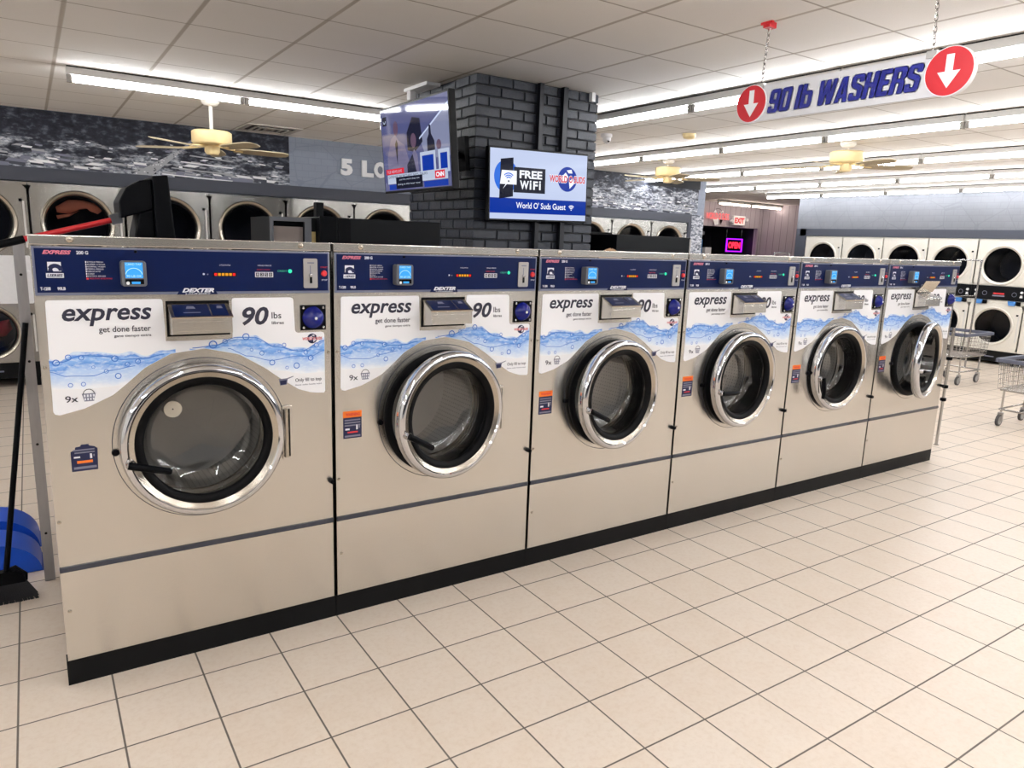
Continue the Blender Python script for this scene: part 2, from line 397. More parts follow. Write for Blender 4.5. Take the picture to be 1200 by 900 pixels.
# ------------------------------------------------------------------ room shell
XL, XR, YF, YB = -5.5, 16.5, -7.5, 9.95
struct(MB('beige floor tile').box(XL, XR, YF, YB, -.1, 0).obj('floor'))
struct(MB('white ceiling tile').box(XL, XR, YF, YB, ZC, ZC+.1).obj('ceiling'))
struct(MB('wall white').box(XL-.12, XL, YF, YB, 0, ZC).obj('wall_left'))
b = MB('wall grey'); b.box(XL, XR, YF-.12, YF, 0, .5).box(XL, XR, YF-.12, YF, 2.45, ZC)
for k in range(9): b.box(XL+k*2.75-.15 if k else XL, min(XR, XL+k*2.75+.15), YF-.12, YF, .5, 2.45)
struct(b.obj('wall_front'))
for k in range(8):  # unseen dark windows added to give the chrome and glass darker reflections
    wn = struct(MB('tv frame').box(XL+k*2.75+.15, XL+k*2.75+2.60, YF-.10, YF-.06, .5, .56).box(XL+k*2.75+.15, XL+k*2.75+2.60, YF-.10, YF-.06, 2.39, 2.45).obj(f'window_{k+1}'))
    MB('added night glass').box(XL+k*2.75+.15, XL+k*2.75+2.60, YF-.09, YF-.07, .56, 2.39).obj('pane', wn)
struct(MB('entrance panelling').box(XR, XR+.12, YF, YB, 0, ZC).obj('wall_right'))
# back bulkhead above the left row of dryers, at Y 6.27, with a full height end strip
BY = 6.27
b = MB('map print wall'); b.box(XL, 10.2, BY, BY+.1, 2.167, ZC); b.box(9.90, 10.2, BY, BY+.1, 0, 2.167); b.box(XL, 10.2, BY+1.15, BY+1.25, 0, ZC); b.box(10.1, 10.2, BY+.1, BY+1.15, 0, ZC)
struct(b.obj('wall_back'))
struct(MB('header grey').box(XL, 9.87, BY-.025, BY, 2.165, 2.305).box(9.80, 9.875, BY-.025, BY, 0, 2.165).obj('trim_1'))
struct(MB('mortar dark').box(8.8, 10.02, BY-.03, BY, 2.735, ZC).obj('trim_2'))
# far bulkhead above the right hand dryers, at X 13.2
FX = 13.2
b = MB('pale map print wall'); b.box(FX, FX+.1, YF, 6.36, 2.06, ZC); b.box(FX, FX+1.2, 6.36, 6.46, 0, ZC); b.box(FX+1.1, FX+1.2, YF, 6.36, 0, ZC)
struct(b.obj('wall_far'))
struct(MB('header grey').box(FX-.02, FX, YF, 6.36, 2.045, 2.182).box(FX-.02, FX, 6.22, 6.45, 0, 2.182).obj('trim_3'))
# entrance wall with a dark vestibule opening
b = MB('entrance panelling'); x0, x1, zt = 13.6, 16.40, 2.285
b.box(10.2, x0, YB, YB+.12, 0, ZC); b.box(x1, XR+.12, YB, YB+.12, 0, ZC); b.box(x0, x1, YB, YB+.12, zt, ZC)
b.box(10.2, 10.32, BY+1.25, YB, 0, ZC)
struct(b.obj('wall_entrance'))
b = MB('vestibule dark'); b.box(x0-.1, x0, YB+.12, YB+1.6, 0, zt); b.box(x1, x1+.1, YB+.12, YB+1.6, 0, zt); b.box(x0-.1, x1+.1, YB+.12, YB+1.6, zt, zt+.1); b.box(x0-.1, x1+.1, YB+1.6, YB+1.7, 0, zt); b.box(x0-.1, x1+.1, YB, YB+1.6, -.1, 0)
struct(b.obj('wall_vestibule'))
d = struct(MB('black plastic').box(14.0, 14.08, YB+.95, YB+1.0, 0, 2.1).box(15.30, 15.42, YB+.95, YB+1.0, 0, 2.1).box(14.08, 15.30, YB+.95, YB+1.0, 2.0, 2.1).box(14.08, 15.30, YB+.95, YB+1.0, 0, .2).obj('door_1'))
MB('clear window').box(14.08, 15.30, YB+.97, YB+.98, .2, 2.0).obj('door_pane', d)
MB('white plastic').box(14.95, 15.35, YB+.90, YB+.94, 2.08, 2.17).obj('door_closer', d)

# ------------------------------------------------------------------ brick pillar
PX0, PX1, PY0, PY1 = 2.745, 3.86, 1.72, 2.80
b = MB('charcoal painted brick', 'mortar dark'); b.box(PX0+.008, PX1-.008, PY0+.008, PY1-.008, 0, ZC, 'mortar dark')
CH, BL = .0722, .205
def bricks(face):
    L = (PX1-PX0) if face in 'fb' else (PY1-PY0)
    for row in range(int(ZC/CH)+1):
        z0 = row*CH+.005; z1 = min(ZC-.001, (row+1)*CH-.005)
        if z1-z0 < .01: continue
        u = -(BL*.5 if row % 2 else 0.)
        while u < L:
            a, c = max(u, 0)+(.005 if u > 0 else 0), min(u+BL, L)-(.005 if u+BL < L else 0)
            if c-a > .02:
                j = random.uniform(0, .003); e = .004
                def P(s, z, d):
                    if face == 'f': return (PX0+s, PY0+.008-d, z)
                    if face == 'b': return (PX0+s, PY1-.008+d, z)
                    if face == 'l': return (PX0+.008-d, PY0+s, z)
                    return (PX1-.008+d, PY0+s, z)
                dd = .008+j
                vs = [P(a, z0, 0), P(c, z0, 0), P(c, z1, 0), P(a, z1, 0), P(a+(e if a > .01 else 0), z0+e, dd), P(c-(e if c < L-.01 else 0), z0+e, dd), P(c-(e if c < L-.01 else 0), z1-e, dd), P(a+(e if a > .01 else 0), z1-e, dd)]
                fs = [(4, 5, 6, 7), (0, 1, 5, 4), (1, 2, 6, 5), (2, 3, 7, 6), (3, 0, 4, 7)]
                if face in 'bl': fs = [t[::-1] for t in fs]
                b.add(vs, fs, 'charcoal painted brick')
            u += BL
for fc in 'fblr': bricks(fc)
struct(b.obj('wall_pillar'))
for i, (x, z0, z1, r) in enumerate(((3.285, 1.66, ZC, .018), (3.51, 2.40, ZC, .021), (3.53, 1.66, 1.90, .021))):
    b = MB('conduit dark'); b.box(x-r, x+r, PY0-.045, PY0-.004, 0 if z0 < 2 else z0, z1)
    tag(b.obj('cable_conduit'), ('left dark vertical conduit on the brick pillar front', 'right dark conduit running up from the white screen to the ceiling', 'short dark conduit below the white screen on the pillar')[i], 'conduit', 'conduits on the brick pillar')
tag(MB('white plastic').box(3.765, 3.80, PY0-.04, PY0-.004, 2.82, ZC).obj('junction_box'), 'small white box at the top right corner of the brick pillar', 'junction box')
t = thing('wifi_antenna', 'white bracket unit under the ceiling at the left face of the pillar', 'antenna', (2.66, 2.42, ZC))
MB('white plastic').box(-.06, .06, -.20, .20, -.025, 0).obj('mount_plate', t, bevel=.004)
MB('white plastic').box(-.05, .0, .10, .16, -.09, -.025).obj('bracket', t)

# ------------------------------------------------------------------ ceiling lights
def light_strip(label, loc, rotz, tube='tube light', n=2, pitch=1.28):
    # local x runs along the strip, starting at 0; hangs from z = 0 downwards
    t = thing('fluorescent_light', label, 'light', loc, rotz, 'bare tube ceiling lights')
    L = n*pitch
    MB('fixture white').box(.005, L-.005, -.036, .036, -.060, -.010).obj('housing', t)
    MB('fixture shadow gap').box(.01, L-.01, -.028, .028, -.010, 0).obj('shadow_gap_strip', t)  # dark strip stands in for the shadow between housing and ceiling
    for k in range(n):
        MB(tube).tube([(k*pitch+.045, 0, -.092), ((k+1)*pitch-.045, 0, -.092)], .0175, seg=12).obj('lamp_tube', t)
        for xx in (k*pitch+.022, (k+1)*pitch-.022): MB('lampholder').box(xx-.016, xx+.016, -.016, .016, -.114, -.060).obj('lampholder', t)
    return t
LROWS = [(4.45, 2.55), (6.55, 5.34), (8.72, 6.82), (10.83, 6.98), (12.90, 7.06)]
rowname = ['first', 'second', 'third', 'fourth', 'fifth and last']
proto = None
place = ['at the back end', 'second from the back end', 'third from the back end', 'fourth from the back end', 'toward the front']
for ri, (x, ys) in enumerate(LROWS):
    y = ys; k = 0
    while y > -6.6:
        n = 2
        lab = f'bare ceiling light in {rowname[ri]} row right of pillar, ' + place[min(k, 4)]
        if proto is None: proto = light_strip(lab, (x, y, ZC), -PI/2)
        else: dup(proto, (x, y, ZC), -PI/2, lab)
        y -= 2.56; k += 1
for i, x in enumerate((-1.9, .2, 2.3)):       # rows of the same lights over the aisle the photograph was taken from
    for j, y in enumerate((-.9, -3.5)): dup(proto, (x, y, ZC), -PI/2, ('bare ceiling light over the front aisle, ' + ('left', 'middle', 'right')[i] + ' row, ' + ('near the washers', 'by the front wall')[j]))
for i, x in enumerate((-1.9, -4.1)):          # unseen rows added over the side aisle to brighten the left background
    for j, y in enumerate((6.0, 3.3)): dup(proto, (x, y, ZC), -PI/2, 'added fill light over the side aisle beyond the left edge, ' + ('near', 'far')[i] + ' row ' + ('by dryers', 'by washers')[j])
for j, y in enumerate((.6, -2.0, -4.6)): dup(proto, (-4.1, y, ZC), -PI/2, 'added fill light along the left wall out of frame, ' + ('back', 'middle', 'front')[j] + ' one')  # one more unseen row added on this side for extra light
t, _m = dup(proto, (.33, 3.63, ZC), 0, 'bare two-tube ceiling light left of the pillar, running along the dryer wall')
light_strip('warm bare-tube ceiling light in front of the entrance', (13.95, 9.25, ZC), .04, 'warm tube light')

# ------------------------------------------------------------------ ceiling fans
def ceiling_fan(label, loc, rot, drop, mat_blade='blade tan'):
    t = thing('ceiling_fan', label, 'fan', loc, 0, 'cream ceiling fans')
    MB('fan white').lathez([(0, 0), (.075, 0), (.08, -.02), (.06, -.05), (.025, -.06), (0, -.06)], 0, 0).obj('canopy', t)
    MB('fan white').lathez([(.0, -.05), (.016, -.05), (.016, -drop), (0, -drop)], 0, 0, seg=16).obj('downrod', t)
    z = -drop
    MB('fan cream').lathez([(0, z+.01), (.05, z+.01), (.155, z), (.172, z-.012), (.172, z-.105), (.155, z-.12), (.10, z-.125), (0, z-.125)], 0, 0, seg=48).obj('motor_housing', t)
    MB('fan cream').lathez([(0, z-.12), (.066, z-.12), (.066, z-.18), (.05, z-.205), (0, z-.21)], 0, 0, seg=32).obj('switch_housing', t)
    for k in range(5):
        a = rot+2*PI*k/5; ca, sa = math.cos(a), math.sin(a)
        b = MB(mat_blade)
        pr_ = [(.20, .052), (.30, .062), (.48, .068), (.62, .066), (.685, .045), (.70, 0)]
        out = [(r, w) for r, w in pr_]+[(r, -w) for r, w in reversed(pr_[:-1])]
        zb = z-.150; tl = -.20
        top = [(r*ca-w*sa, r*sa+w*ca, zb+w*tl+.004) for r, w in out]; bot = [(p[0], p[1], p[2]-.008) for p in top]; n = len(out)
        b.add(top+bot, [tuple(range(n-1, -1, -1)), tuple(range(n, 2*n))]+[(i, (i+1) % n, n+(i+1) % n, n+i) for i in range(n)])
        bl = b.obj('blade', t)
        MB('fan cream').tube([(.06*ca, .06*sa, z-.128), (.14*ca, .14*sa, z-.14), (.27*ca, .27*sa, zb-.004)], .011, seg=8).obj('blade_arm', bl)
    return t
ceiling_fan('cream ceiling fan on a long white rod in front of the town mural', (1.475, 4.30, ZC), 2.53, .275)
ceiling_fan('cream ceiling fan under the second light row, right of the pillar and nearer', (7.40, 1.80, ZC), -.63, .095)
ceiling_fan('cream ceiling fan nearest the right hand mural, just beside the pillar', (7.41, 4.45, ZC), -.75, .095)
t = thing('ceiling_vent', 'square louvred air vent in the ceiling above the town mural', 'vent', (2.395, 5.78, ZC))
b = MB('vent metal'); b.box(-.30, .30, -.30, -.24, -.012, 0).box(-.30, .30, .24, .30, -.012, 0).box(-.30, -.24, -.24, .24, -.012, 0).box(.24, .30, -.24, .24, -.012, 0); b.obj('frame', t)
MB('vent dark').box(-.24, .24, -.24, .24, -.004, -.001).obj('duct_opening', t)
for k in range(3):
    h = .20-.07*k; b = MB('vent metal')
    b.box(-h, h, -h, -h+.03, -.022+.004*k, -.016).box(-h, h, h-.03, h, -.022+.004*k, -.016).box(-h, -h+.03, -h, h, -.022+.004*k, -.016).box(h-.03, h, -h, h, -.022+.004*k, -.016); b.obj('louvre', t)
t = thing('security_camera', 'white dome security camera on the ceiling right of the pillar', 'camera', (5.26, 3.25, ZC))
MB('white plastic').lathez([(0, 0), (.06, 0), (.062, -.03), (.055, -.04), (0, -.045)], 0, 0).obj('base', t)
MB('white plastic').lathez([(.042, -.04), (.045, -.06), (.036, -.085), (.018, -.10), (0, -.103)], .005, -.005).obj('turret', t)
MB('black plastic').lathe([(0, -.045), (.014, -.045), (.014, -.03)], .0, -.075, seg=16).obj('lens', t)
t = thing('smoke_detector', 'round cream smoke detector on the ceiling right of the white camera', 'smoke detector', (5.84, 2.61, ZC))
MB('fan cream').lathez([(0, 0), (.07, 0), (.07, -.02), (.055, -.045), (.03, -.052), (0, -.052)], 0, 0).obj('body', t)
# plain white board hanging just under the ceiling, left of the news screen
tag(MB('sign white').box(-.012, .012, -.62, .08, -.155, 0).obj('hanging_panel', None, (2.915, 3.72, ZC)), 'blank white panel hung from the ceiling behind the news screen', 'panel')

# ------------------------------------------------------------------ hanging aisle sign
t = thing('aisle_sign', 'hanging white sign reading 90 lb WASHERS between two red arrow discs', 'sign', (3.31, -.25, 2.40), -PI/2)
b = MB('sign white'); b.box(0, 1.01, -.006, .006, 0, .178); b.obj('board', t)
# heavy condensed slanted capitals drawn as outlines in a box one unit tall
mir = lambda P: [(.54-x, z) for x, z in P]
half = [(.27, 0), (.08, 0), (0, .08), (0, .92), (.08, 1), (.27, 1), (.27, .84), (.2, .84), (.2, .16), (.27, .16)]
GL = {'0': (.54, [half, mir(half)]), 'l': (.2, [[(0, 0), (.2, 0), (.2, 1), (0, 1)]]), ' ': (.16, []),
 '9': (.54, [[(.27, .40), (.08, .40), (0, .48), (0, .92), (.08, 1), (.27, 1), (.27, .84), (.2, .84), (.2, .56), (.27, .56)], [(.27, 1), (.46, 1), (.54, .92), (.54, .08), (.46, 0), (.08, 0), (0, .08), (0, .28), (.2, .28), (.2, .16), (.34, .16), (.34, .40), (.27, .40), (.27, .56), (.34, .56), (.34, .84), (.27, .84)]]),
 'b': (.54, [[(0, 0), (.2, 0), (.2, 1), (0, 1)], [(.2, 0), (.46, 0), (.54, .08), (.54, .62), (.46, .70), (.2, .70), (.2, .54), (.34, .54), (.34, .16), (.2, .16)]]),
 'W': (.80, [[(0, 1), (.10, 0), (.32, 0), (.40, .5), (.48, 0), (.70, 0), (.80, 1), (.61, 1), (.575, .42), (.50, 1), (.30, 1), (.225, .42), (.19, 1)]]),
 'A': (.56, [[(0, 0), (.19, 0), (.215, .17), (.235, .33), (.28, .72), (.28, 1), (.17, 1)], [(.56, 0), (.37, 0), (.345, .17), (.325, .33), (.28, .72), (.28, 1), (.39, 1)], [(.215, .17), (.345, .17), (.325, .33), (.235, .33)]]),
 'S': (.54, [[(0, .30), (0, .08), (.08, 0), (.46, 0), (.54, .08), (.54, .46), (.48, .54), (.2, .68), (.2, .84), (.34, .84), (.34, .70), (.54, .70), (.54, .92), (.46, 1), (.08, 1), (0, .92), (0, .62), (.06, .54), (.34, .40), (.34, .16), (.2, .16), (.2, .30)]]),
 'H': (.54, [[(0, 0), (.2, 0), (.2, .42), (.34, .42), (.34, 0), (.54, 0), (.54, 1), (.34, 1), (.34, .6), (.2, .6), (.2, 1), (0, 1)]]),
 'E': (.46, [[(0, 0), (.46, 0), (.46, .18), (.2, .18), (.2, .42), (.42, .42), (.42, .59), (.2, .59), (.2, .82), (.46, .82), (.46, 1), (0, 1)]]),
 'R': (.54, [[(0, 0), (.2, 0), (.2, 1), (0, 1)], [(.2, 1), (.46, 1), (.54, .92), (.54, .60), (.47, .51), (.54, .43), (.54, 0), (.34, 0), (.34, .42), (.2, .42), (.2, .57), (.34, .57), (.34, .83), (.2, .83)]])}
def block(b, txt, x0, x1, z0, z1, y, m, dx=0., dz=0.):
    L = sum(GL[c][0]+.055 for c in txt)-.055+.17; k = (x1-x0)/L; h = z1-z0; u = 0.
    for c in txt:
        for P in GL[c][1]: b.poly([(x0+dx+k*(u+x+.17*z), z0+dz+h*z) for x, z in P], y, m)
        u += GL[c][0]+.055
b = MB('letter white', 'sign blue')
for a in range(8): block(b, '90 lb WASHERS', .102, .906, .033, .146, -.0080, 'letter white', .0045*math.cos(a*PI/4), .0045*math.sin(a*PI/4))
block(b, '90 lb WASHERS', .102, .906, .033, .146, -.0092, 'sign blue'); b.obj('lettering', t)
for cx, r in ((0., .096), (1.015, .101)):
    b = MB('letter white', 'sign red'); zc = .093
    b.lathe([(0, -.014), (r, -.014), (r, .012), (0, .012)], cx, zc, 'letter white', 48, smooth=False); b.disc(cx, zc, r*.965, -.0150, 'sign red', 48)
    b.poly([(cx-.016, zc+.068), (cx+.016, zc+.068), (cx+.016, zc), (cx+.047, zc), (cx, zc-.068), (cx-.047, zc), (cx-.016, zc)], -.0158, 'letter white'); b.obj('arrow_disc', t)
def chain(parent, p, q):
    b = MB('steel wire'); p, q = Vector(p), Vector(q); L = (q-p).length; n = int(L/.022); d = (q-p)/L
    for k in range(n+1):
        c = p+(q-p)*(k/n); s = Vector((0, 1, 0)) if k % 2 else Vector((1, 0, 0)); s = (s-d*s.dot(d)).normalized()
        pts = [c+d*(.016*math.cos(a))+s*(.007*math.sin(a)) for a in [2*PI*i/8 for i in range(8)]]
        b.tube(pts, .0022, seg=5, closed=True)
    return b.obj('chain', parent)
chain(t, (.045, 0, .183), (.062, 0, ZC-2.405)); chain(t, (.93, 0, .183), (.915, 0, ZC-2.402))
for cx in (.045, .93): MB('latch plate').box(cx-.022, cx+.022, -.012, .012, .160, .190).obj('clip', t)
tag(MB('red plastic').box(-.028, .028, -.02, .02, -.028, 0).box(-.03, -.012, -.035, .035, -.012, 0).obj('ceiling_clip', None, (3.31, -.312, ZC)), 'small red clip on the ceiling holding the sign chain', 'clip')

# ------------------------------------------------------------------ screens
def globe_logo(b, cx, cz, r, y, white, blue, red, txt='WORLD O SUDS', tw=None):
    b.disc(cx, cz, r, y, blue, 32)
    b.poly([(cx-.7*r, cz+.1*r), (cx-.2*r, cz+.55*r), (cx+.1*r, cz+.2*r), (cx-.1*r, cz-.1*r), (cx-.5*r, cz-.25*r)], y-.0006, white)
    b.poly([(cx+.15*r, cz-.1*r), (cx+.6*r, cz+.1*r), (cx+.7*r, cz-.35*r), (cx+.25*r, cz-.75*r)], y-.0006, white)
    b.poly([(cx-.1*r, cz+.72*r), (cx+.4*r, cz+.8*r), (cx+.5*r, cz+.5*r), (cx+.1*r, cz+.5*r)], y-.0006, white)
    tw = tw or 1.75*r
    b.text(txt, cx-tw, cx+tw, cz-.33*r, cz+.33*r, y-.0010, white, 0, .06); b.text(txt, cx-tw, cx+tw, cz-.28*r, cz+.28*r, y-.0014, red, 0, .03)
# free wifi screen on the front of the pillar
t = thing('wall_screen', 'flat screen showing FREE WiFi on the front of the brick pillar', 'screen', (3.25, 1.605, 2.14))
w, h = .912, .522
MB('tv frame').box(-w/2, w/2, 0, .045, -h/2, h/2).obj('casing', t, bevel=.004)
MB('black plastic').box(-.12, .12, .045, .108, -.12, .12).obj('wall_mount', t)
b = MB('screen white'); W2, H2 = w/2-.012, h/2-.014; y = -.001
b.rect(-W2, W2, -H2, H2, y); b.rect(-W2, W2, -.205, -.097, y-.0006, 'screen blue')
b.disc(-.305, .055, .115, y-.0006, 'screen bright blue', 40, rx=.105)
b.rect(-.24, .045, -.055, .125, y-.0010, 'screen navy')
b.poly([(-.365, -.105), (-.245, -.085), (-.245, .19), (-.355, .175)], y-.0014, 'screen navy')
b.poly([(-.36, .0), (-.30, .0), (-.335, -.035), (-.31, -.0), (-.215, .0), (-.215, .098), (-.345, .098)], y-.0018, 'screen pure white')
for r in (.022, .036, .050): b.ring(-.285, .024, r, r+.008, y-.0022, 'screen bright blue', 10, PI*.25, PI*.75)
b.disc(-.285, .022, .007, y-.0022, 'screen navy', 12)
b.text('FREE', -.19, .015, .048, .105, y-.0022, 'screen pure white', 0, .035); b.text('W', -.185, -.105, -.03, .032, y-.0022, 'screen pure white', 0, .035); b.text('i', -.098, -.082, -.03, .036, y-.0022, 'screen pure white', 0, .03); b.text('F', -.066, -.024, -.03, .032, y-.0022, 'screen pure white', 0, .035); b.text('i', -.012, .004, -.03, .036, y-.0022, 'screen pure white', 0, .03)
globe_logo(b, .255, .062, .092, y-.0006, 'screen pure white', 'screen blue', 'screen red', 'WORLD O SUDS', .170)
b.text("World O' Suds Guest", -.215, .245, -.168, -.122, y-.0012, 'screen pure white', 0, .012)
for r in (.012, .022, .032): b.ring(.30, -.168, r, r+.006, y-.0012, 'screen pure white', 10, PI*.25, PI*.75)
b.disc(.30, -.166, .005, y-.0012, 'screen pure white', 10)
b.obj('display', t); t.rotation_euler = (0, -.021, 0)
# news screen on a swing arm at the left face of the pillar
t = thing('wall_screen', 'flat screen showing a news broadcast, tilted down on the left side of the pillar', 'screen', (2.375, 1.965, 2.372))
t.rotation_euler = (.082, 0, -PI/2); t.rotation_mode = 'XYZ'
w, h = 1.115, .625; W2, H2 = w/2-.014, h/2-.016; y = -.001
MB('tv frame').box(-w/2, w/2, 0, .05, -h/2, h/2).obj('casing', t, bevel=.004)
b = MB('news backdrop'); b.rect(-W2, W2, -H2, H2, y)
b.poly([(-.10, .10), (.0, .2), (.12, .18), (.15, .02), (.02, -.04), (-.1, -.02)], y-.0005, 'news suit')
b.poly([(.10, .05), (W2, .24), (W2, -.10), (.20, -.10)], y-.0004, 'news glass'); b.poly([(.10, .05), (W2, .24), (W2, .225), (.10, .038)], y-.0006, 'screen white')
b.poly([(-.46, -.20), (-.46, -.05), (-.38, .08), (-.30, .11), (-.24, .06), (-.14, .02), (-.08, -.10), (-.06, -.20)], y-.0008, 'news shirt')
b.poly([(-.31, .04), (-.28, .07), (-.26, .04), (-.27, -.02), (-.285, -.12), (-.30, -.02)], y-.0012, 'news suit')
b.disc(-.285, .15, .052, y-.0012, 'news skin', 20, rx=.042)
b.poly([(-.12, -.20), (-.06, -.08), (.01, -.02), (.06, -.06), (.07, -.20)], y-.0012, 'news shirt'); b.disc(.005, .04, .05, y-.0016, 'news skin', 20, rx=.045)
b.poly([(-.12, -.20), (-.12, -.12), (-.02, -.05), (.04, -.20)], y-.0016, 'news suit')
b.poly([(.22, -.14), (.22, .03), (.25, .06), (.255, .12), (.28, .12), (.285, .06), (.33, .01), (.34, -.14)], y-.0014, 'news suit')
b.disc(.39, -.02, .035, y-.0014, 'news skin', 18)
for xa, xb in ((.10, .335), (.375, W2-.01)): b.rect(xa, xb, -.20, -.05, y-.0020, 'news banner'); b.rect(xa+.03, xb-.03, -.19, -.075, y-.0024, 'screen blue')
b.rect(-.50, -.18, -.175, -.135, y-.0024, 'screen red'); b.rect(-.48, .50, -.245, -.178, y-.0026, 'news banner')
b.text('TUE NEWS LIVE', -.48, -.22, -.166, -.146, y-.0028, 'news banner'); b.text('DEFENSE SECRETARY SAYS TALKS', -.46, .20, -.203, -.185, y-.0030, 'screen navy')
b.rect(-.33, .12, -.285, -.200, y-.0034, 'screen navy')
b.text('and the work they are', -.27, .07, -.228, -.212, y-.0038, 'news banner'); b.text('doing at this hour now', -.30, .08, -.262, -.246, y-.0038, 'news banner')
b.rect(.315, .46, -.238, -.186, y-.0034, 'screen red'); b.text('CNN', .33, .445, -.228, -.196, y-.0038, 'screen pure white', 0, .04)
b.rect(-.46, -.28, -.29, -.25, y-.0022, 'screen blue'); b.rect(.14, .50, -.29, -.25, y-.0022, 'screen blue')
b.rect(-.51, -.44, .185, .25, y-.0022, 'screen navy'); b.ring(-.475, .22, .014, .022, y-.0026, 'news banner', 12, PI, 2*PI)
b.obj('display', t)
MB('black plastic').tube([(0, .05, -.02), (.0, .20, -.06), (.12, .33, -.06)], .022).obj('swing_arm', t)
MB('black plastic').box(.04, .2, .31, .345, -.18, .06).obj('wall_plate', t)

# ------------------------------------------------------------------ wall graphics on the back wall
def mural(x0, x1, label, seed, road=None, mt='town mural print'):
    rnd = random.Random(seed); z0, z1 = 2.308, ZC-.002
    b = MB(mt, 'ink grey', 'letter white', 'header grey', 'bumper slate'); b.box(x0, x1, BY-.006, BY-.0005, z0, z1, mt)
    Y = BY-.0066; n = int((x1-x0)*34)
    for k in range(n):       # flat roofs and lots of the printed town, smaller and fewer towards the printed horizon
        v = rnd.random()**1.9; z = z0+.015+v*.36; s = (1-v*.9)*rnd.uniform(.5, 1.25); x = rnd.uniform(x0+.02, x1-.02)
        wv, hh, sk = .15*s, .024*s+.004, rnd.uniform(-.06, .10)*s
        if x-wv/2 < x0 or x+wv/2+abs(sk) > x1 or x-wv/2-abs(sk) < x0: continue
        yy = Y-.00015*(k % 9)
        b.poly([(x-wv/2, z-hh*.9), (x+wv/2, z-hh*1.3), (x+wv/2, z), (x-wv/2, z+hh*.2)], yy, rnd.choice(['header grey', 'bumper slate', 'ink grey']))
        b.poly([(x-wv/2, z), (x+wv/2, z-hh*.3), (x+wv/2+sk, z+hh*.7), (x-wv/2+sk, z+hh)], yy-.0001, rnd.choice(['letter white', 'letter white', 'ink grey', 'wall grey']))
    if road:
        (xa, xb) = road; yy = Y-.0016
        b.poly([(xa, z0), (xa+.20, z0), (xb+.035, z0+.30), (xb, z0+.30)], yy, 'wall grey'); b.poly([(xb-.005, z0+.29), (xb+.04, z0+.29), (xb+.16, z0+.43), (xb+.13, z0+.43)], yy, 'ink grey')
        for i in range(26):
            u = rnd.random(); xx = xa+.1+(xb-xa-.06)*u+rnd.uniform(-.07, .07)*(1-u*.7); zz = z0+.30*u+.004; s = .016*(1-u*.6)
            b.rect(xx-s/2, xx+s/2, zz, zz+s*.7, yy-.0003, rnd.choice(['bumper slate', 'letter white', 'mortar dark']))
        for i in range(4):
            u = i/4.; xx = xa+.30+(xb-xa)*u*.8; zz = z0+.30*u+.02; L = .75*(1-u*.5)
            b.poly([(xx, zz), (xx+L, zz-.03), (xx+L+.02, zz-.014), (xx+.01, zz+.012)], yy-.0002, 'wall grey' if i % 2 else 'letter white')
    return tag(b.obj('wall_mural'), label, 'mural')
mural(XL, 2.762, 'black and white aerial town photo mural left of the 5 LO lettering', 3, (1.02, 1.52))
mural(7.0, 10.02, 'black and white aerial town photo mural right of the brick pillar', 11, None, 'glare hazed town mural print')
b = MB('glare hazed town mural print'); b.box(9.88, 10.2, BY-.006, BY-.0005, 0, 2.30); tag(b.obj('wall_mural'), 'narrow end strip of aerial town mural by the entrance', 'mural')
for ch, xa, xb in (('5', 3.415, 3.570), ('L', 3.700, 3.858), ('O', 3.868, 4.045), ('A', 4.06, 4.24), ('D', 4.27, 4.43)):
    b = MB('letter white'); b.text(ch, xa, xb, 2.482, 2.688, 0, None, 0, .055); n = len(b.v)
    b.v += [(x, y+.03, z) for x, y, z in b.v]; ed = {}
    for f in list(b.f):
        for i in range(len(f)): ed[(f[i], f[(i+1) % len(f)])] = 1
    for (i, j) in list(ed):
        if (j, i) not in ed: b.f.append((j, i, i+n, j+n)); b.mi.append(0); b.sm.append(False)
    tag(b.obj('wall_letter', None, (0, BY-.031, 0)), f'raised white {"digit" if ch=="5" else "letter"} {ch} on the grey map wall left of the pillar', 'letter', 'raised white wall letters')

